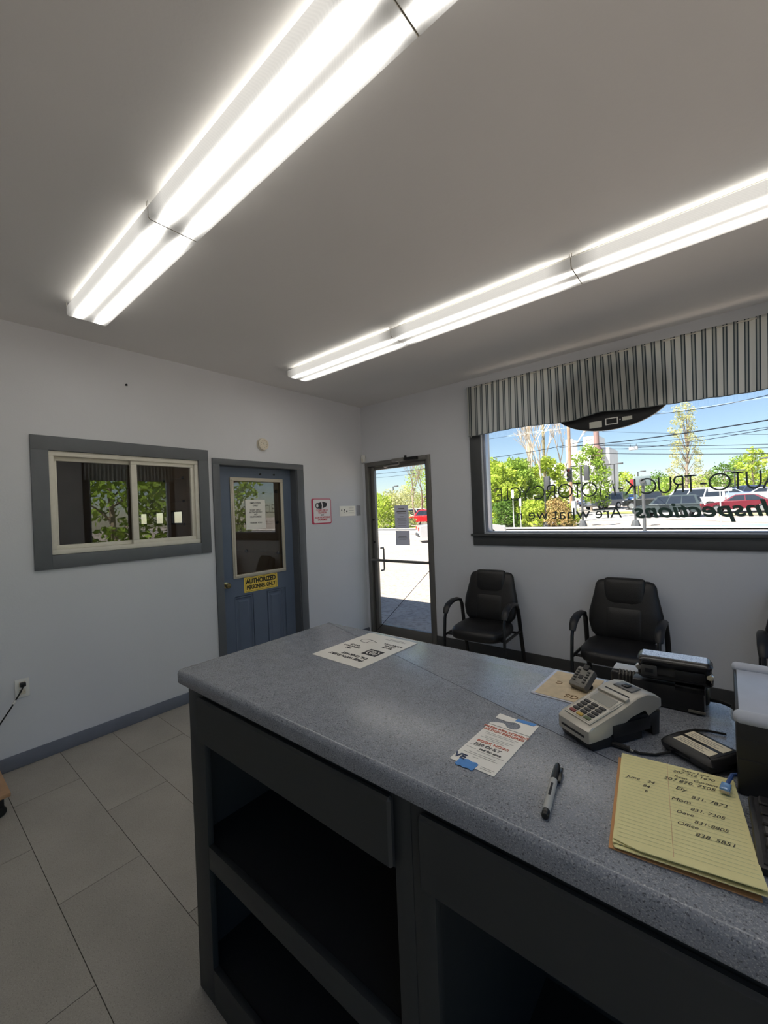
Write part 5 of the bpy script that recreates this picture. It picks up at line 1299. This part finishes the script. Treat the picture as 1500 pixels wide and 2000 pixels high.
for lb, u_, Y_, vt, sg in (('thin white sign post at the left of the shop window', 1002, 26.6, 958, 0), ('second thin sign post beside the first', 1016, 28.0, 975, 0), ('street name sign post in front of the parked cars', 1407, 27.2, 958, 1)):
    t, hh = post('sign_post', lb, 'sign post', u_, Y_, vt, 0.035, mat('post_white', srgb(206, 206, 202), 0.5))
    if sg: B().box((-0.55, -0.015, hh - 0.05), (0.55, 0.015, hh + 0.13), bev=0.005).build('sign_plate', 'post_white', t, world=False)
    else: B().box((-0.10, -0.045, hh - 0.55), (0.10, -0.02, hh + 0.05), bev=0.005).build('sign_plate', 'post_white', t, world=False)
mat('wire', srgb(40, 44, 50), 0.9, spec=0.0)
def wire(label, a, b_, Ya, Yb, r=0.022, sag=0.25):
    p, q = at(*a, Ya), at(*b_, Yb); d_ = q - p
    p2, q2 = p - d_ * 0.12, q + d_ * 0.25
    pts = []
    for i in range(13):
        k = i / 12; P = p2.lerp(q2, k); P.z -= sag * 4 * k * (1 - k); pts.append(P)
    B().tube(pts, r, 5, cap=False).build('power_line', 'wire', label=label, cat='power line', group='overhead wires in the shop window')
wire('thick black cable sloping up to the right across the sky', (1120, 870), (1500, 815), 34, 26, 0.036)
wire('thin cable just under the thick sloping one', (1200, 866), (1500, 829), 34, 26, 0.016)
wire('lower sloping cable meeting the level wires', (1228, 874), (1500, 832), 34, 24, 0.018)
wire('topmost thin wire rising beside the oval sign', (1290, 806), (1495, 768), 36, 30, 0.024)
wire('highest of the level wires in the sky', (1200, 870), (1500, 866), 33, 33, 0.022, 0.1)
wire('middle one of the level wires in the sky', (1200, 876), (1500, 873), 34, 34, 0.018, 0.1)
wire('lowest one of the level wires in the sky', (1200, 885), (1500, 884), 33, 33, 0.024, 0.1)
wire('faint far wire above the level wires', (1205, 843), (1500, 847), 42, 42, 0.016, 0.1)
wire('cable rising from the left edge to the wooden pole', (946, 895), (1112, 866), 30, 33, 0.024, 0.15)
wire('thin wire high at the left edge of the shop window', (946, 858), (1010, 848), 30, 31, 0.012, 0.05)
wire('upper wire outside the glass door', (731, 926), (835, 914), 26, 26, 0.018, 0.05)
wire('lower wire outside the glass door', (731, 933), (800, 926), 27, 27, 0.014, 0.05)
t = thing('hanging_signal_box', 'small grey box hanging on the level wires', 'box', tuple(at(1237, 875, 33)))
B().box((-0.30, -0.12, -0.16), (0.30, 0.12, 0.10), bev=0.03).build('housing', 'box_grey', t, world=False)
for x_ in (-0.2, 0.2): B().tube([(x_, 0, 0.09), (x_, 0, 0.30)], 0.02, 6).build('hanger', 'pole_dark', t, world=False)

# ---------------------------------------------------------------- white tower behind the trees
x0, x1 = PX(1088, 72), PX(1192, 72); zb = gz(x0, 72)
t = thing('industrial_tower', 'white industrial building with a brown stack behind the trees', 'building', ((x0+x1)/2, 72, zb))
mat('white_clad', srgb(232, 232, 230), 0.7, var=0.04, vscale=1)
def bt(name, u0, u1, v1, Y, dep, M, v0=None):
    a, c_ = at(u0, v1, Y), at(u1, v1, Y); z0_ = gz(a.x, Y) if v0 is None else at(u0, v0, Y).z
    return B().box((a.x, Y, z0_), (c_.x, Y + dep, (a.z + c_.z)/2), bev=0.05).build(name, M, t)
bt('low_block', 1074, 1130, 905, 72, 6, 'white_clad'); bt('main_block', 1106, 1190, 878, 72.5, 7, 'white_clad'); bt('upper_block', 1138, 1168, 852, 73, 5, 'white_clad'); bt('roof_block', 1104, 1118, 858, 73, 3, 'white_clad')
for u_ in (1168, 1180):
    for v_ in (918, 938): 
        a = at(u_, v_, 72.45); B().box((a.x - 0.35, 72.40, a.z - 0.6), (a.x + 0.35, 72.48, a.z + 0.6)).build('window', 'pole_grey', t, smooth=False)
a = at(1166, 890, 71.4)
B().lathe([(0.50, at(1166, 905, 71.4).z), (0.85, at(1166, 893, 71.4).z), (0.85, at(1166, 878, 71.4).z), (0.42, at(1166, 870, 71.4).z), (0.40, at(1166, 770, 71.4).z)], (a.x, 71.4, 0), 'z', 14).build('stack', mat('stack_brown', srgb(132, 104, 98), 0.7), t)

# ---------------------------------------------------------------- vehicles
mat('car_glass', srgb(40, 46, 54), 0.12, coat=0.4); mat('tyre', srgb(28, 28, 30), 0.8); mat('rim', srgb(170, 172, 175), 0.3, metal=0.7)
mat('tail_red', srgb(176, 40, 44), 0.3); mat('head_clear', srgb(220, 222, 224), 0.2); mat('bumper', srgb(60, 62, 66), 0.6)
def paint(name, c): return mat('paint_' + name, c, 0.28, coat=0.6, metal=0.15)
KIND = {  # lower body profile (x, z), cabin profile (x, z), wheels x, wheel radius, length/width
 'sedan': dict(low=[(-2.30, .42), (-2.33, .62), (-2.28, .88), (-1.65, .96), (.85, .92), (1.95, .80), (2.25, .66), (2.30, .40), (2.22, .26), (-2.22, .26)], cab=[(-1.72, .93), (-1.05, 1.36), (-.55, 1.44), (.25, 1.42), (1.02, .91)], wx=(-1.38, 1.40), wr=.32, w=.89),
 'suv': dict(low=[(-2.28, .46), (-2.32, .70), (-2.28, 1.02), (1.00, 1.04), (2.02, .96), (2.26, .78), (2.30, .46), (2.22, .32), (-2.22, .32)], cab=[(-2.26, 1.00), (-2.02, 1.66), (-1.70, 1.74), (.20, 1.74), (.50, 1.68), (1.10, 1.02)], wx=(-1.36, 1.40), wr=.37, w=.93),
 'pickup': dict(low=[(-2.85, .55), (-2.87, .98), (-2.80, 1.04), (1.05, 1.06), (2.30, 1.00), (2.62, .84), (2.66, .50), (2.58, .38), (-2.78, .40)], cab=[(-.95, 1.04), (-.82, 1.70), (-.60, 1.78), (.45, 1.78), (.70, 1.72), (1.25, 1.05)], wx=(-1.72, 1.78), wr=.40, w=.98),
 'van': dict(low=[(-2.60, .46), (-2.62, .90), (-2.60, 1.10), (1.70, 1.10), (2.40, .92), (2.55, .76), (2.58, .44), (2.50, .32), (-2.52, .32)], cab=[(-2.60, 1.08), (-2.52, 1.92), (-2.30, 2.0), (.75, 2.0), (1.05, 1.92), (1.78, 1.09)], wx=(-1.60, 1.62), wr=.36, w=.98),
}
def car(label, kind, col, x, y, rz, cat='car', glassy=True):
    K = KIND[kind]; z = gz(x, y); w_ = K['w']
    t = thing({'sedan': 'sedan_car', 'suv': 'suv_car', 'pickup': 'pickup_truck', 'van': 'van'}[kind], label, cat, (x, y, z), rz=math.radians(rz), group='parked and passing vehicles outside')
    # lower body with wheel arches
    low = K['low']; bottom = low[-2:] ; zc = bottom[0][1]
    pts = low[:-2] + [low[-2]]
    for wx in sorted(K['wx'], reverse=True):
        R_ = K['wr'] * 1.16
        for a in range(0, 181, 30):
            pts.append((wx + R_*math.cos(math.radians(a)), max(zc, K['wr'] + R_*math.sin(math.radians(a)))))
    pts.append(low[-1])
    b = B(); rs = []
    cx_, cz_ = 0, 0.7
    for yy, k in ((-w_, 0.965), (-w_*0.955, 1.0), (w_*0.955, 1.0), (w_, 0.965)):
        rs.append([(cx_ + (p[0]-cx_)*k, yy, cz_ + (p[1]-cz_)*(k if p[1] > 0.6 else 1)) for p in pts])
    b.rings(rs); body = b.build('body', col, t, world=False, ang=25)
    cab = K['cab']; zb_, zt__ = min(p[1] for p in cab), max(p[1] for p in cab)
    hw = lambda z_: w_ * (0.95 - 0.20 * (z_ - zb_) / (zt__ - zb_))
    b = B(); b.rings([[(p[0], -hw(p[1]), p[1]) for p in cab], [(p[0], hw(p[1]), p[1]) for p in cab]]); cabin = b.build('cabin', col, t, world=False, ang=25)
    # glazing: windscreen, rear window and two side windows each side, set just proud of the cabin
    def quad_end(i, j, name, e=0.012):
        p, q = Vector((cab[i][0], 0, cab[i][1])), Vector((cab[j][0], 0, cab[j][1])); d_ = (q-p); n_ = Vector((-d_.z, 0, d_.x)).normalized()
        if n_.x * ((p.x+q.x)/2 - 0) < 0: n_ = -n_
        a0, a1 = p + d_*0.14 + n_*e, p + d_*0.90 + n_*e
        B().poly([(a0.x, -hw(a0.z)*0.90, a0.z), (a0.x, hw(a0.z)*0.90, a0.z), (a1.x, hw(a1.z)*0.90, a1.z), (a1.x, -hw(a1.z)*0.90, a1.z)]).build(name, 'car_glass', cabin, world=False, smooth=False)
    quad_end(len(cab)-1, len(cab)-2, 'windscreen'); quad_end(0, 1, 'rear_window')
    zl, zh = zb_ + 0.10*(zt__-zb_), zb_ + 0.86*(zt__-zb_)
    def xat(side, z_):
        seq = cab if side < 0 else cab[::-1]
        for p, q in zip(seq, seq[1:]):
            if min(p[1], q[1]) <= z_ <= max(p[1], q[1]): return p[0] + (q[0]-p[0])*(z_-p[1])/(q[1]-p[1])
        return seq[0][0]
    xl0, xl1, xr0, xr1 = xat(-1, zl) + .16, xat(-1, zh) + .10, xat(1, zl) - .16, xat(1, zh) - .10
    nwin = 1 if kind == 'pickup' else (3 if kind in ('van', 'suv') else 2)
    for s_ in (-1, 1):
        for k in range(nwin):
            f0, f1 = k/nwin + 0.015, (k+1)/nwin - 0.015
            P = [(xl0 + (xr0-xl0)*f0, zl), (xl0 + (xr0-xl0)*f1, zl), (xl1 + (xr1-xl1)*f1, zh), (xl1 + (xr1-xl1)*f0, zh)]
            B().poly([(p[0], s_*(hw(p[1]) + 0.010), p[1]) for p in P]).build('side_window', 'car_glass', cabin, world=False, smooth=False)
        for wx in K['wx']:
            wh = B().lathe([(K['wr']*0.7, s_*(w_-0.20)), (K['wr'], s_*(w_-0.19)), (K['wr'], s_*(w_-0.02)), (K['wr']*0.72, s_*(w_+0.0)), (K['wr']*0.70, s_*(w_-0.01))], (wx, 0, K['wr']), 'y', 18).build('wheel', 'tyre', t, world=False)
            B().lathe([(K['wr']*0.69, s_*(w_-0.02)), (K['wr']*0.62, s_*(w_+0.004)), (K['wr']*0.2, s_*(w_+0.012)), (0.0, s_*(w_+0.012))], (wx, 0, K['wr']), 'y', 14).build('rim', 'rim', wh, world=False)
        xe = min(p[0] for p in low); xf = max(p[0] for p in low); zl_ = low[2][1]
        B().box((xe - 0.005, s_*w_*0.60, zl_ - 0.26), (xe + 0.14, s_*w_*0.97, zl_ - 0.06), bev=0.02).build('tail_light', 'tail_red', body, world=False)
        B().box((xf - 0.22, s_*w_*0.58, low[-4][1] - 0.02), (xf - 0.04, s_*w_*0.94, low[-4][1] + 0.10), bev=0.02).build('headlight', 'head_clear', body, world=False)
    B().box((min(p[0] for p in low) - 0.03, -w_*0.94, zc + 0.06), (min(p[0] for p in low) + 0.15, w_*0.94, zc + 0.22), bev=0.03).build('bumper', 'bumper', body, world=False)
    return t
RED = paint('maroon', srgb(112, 30, 46)); SIL = paint('silver', srgb(186, 188, 190)); WHI = paint('white', srgb(228, 228, 226)); DGN = paint('dark_green', srgb(62, 72, 74)); NAV = paint('navy', srgb(58, 70, 100)); GRY = paint('grey', srgb(110, 114, 120)); BLU = paint('blue', srgb(70, 110, 180)); BLK = paint('black', srgb(36, 38, 42)); BRD = paint('bright_red', srgb(196, 34, 44)); CAR_S = paint('pale_silver', srgb(206, 206, 208))
car('silver sedan tail at the right of the glass door view', 'sedan', CAR_S, -7.55, 15.95, 40)
car('bright red pickup parked beyond the glass door', 'pickup', BRD, PX(831, 37.0), 37.0, 195)
car('white van behind the red pickup beyond the glass door', 'van', WHI, PX(813, 40.0), 40.0, 38)
car('white sedan left of the wooden pole, by the shrubs', 'sedan', WHI, PX(1098, 57), 57, 175)
car('navy sedan just right of the wooden pole', 'sedan', NAV, PX(1149, 55.5), 55.5, -84)
car('grey suv beside the navy sedan', 'suv', GRY, PX(1178, 49), 49, -118)
car('black suv behind the twin lamp', 'suv', BLK, PX(1207, 57.5), 57.5, -94)
car('bright blue small car left of the thin signal post', 'sedan', BLU, PX(1231, 61.5), 61.5, -90)
car('dark pickup behind the grey signal post', 'pickup', BLK, PX(1276, 46.5), 46.5, 176)
car('dark green suv driving left past the lettering', 'suv', DGN, PX(1302, 36.6), 36.6, 176)
car('silver van behind the dark green suv', 'van', SIL, PX(1347, 43.5), 43.5, 178)
car('white suv parked between the silver van and the red sedan', 'suv', WHI, PX(1384, 50), 50, -70)
car('maroon sedan at the right of the shop window', 'sedan', RED, PX(1446, 39.6), 39.6, 174)
car('pale blue sedan behind the street name sign', 'sedan', paint('pale_blue', srgb(150, 166, 186)), PX(1416, 56.5), 56.5, 178)
car('black sedan in the far row above the silver van', 'sedan', BLK, PX(1330, 60), 60, -178)
car('navy suv in the far row behind the maroon sedan', 'suv', NAV, PX(1450, 60), 60, 178)
car('silver sedan in the far row at the right edge', 'sedan', SIL, PX(1490, 53.6), 53.6, 178)
car('black suv in the far row behind the street name sign', 'suv', BLK, PX(1408, 63.4), 63.4, 178)
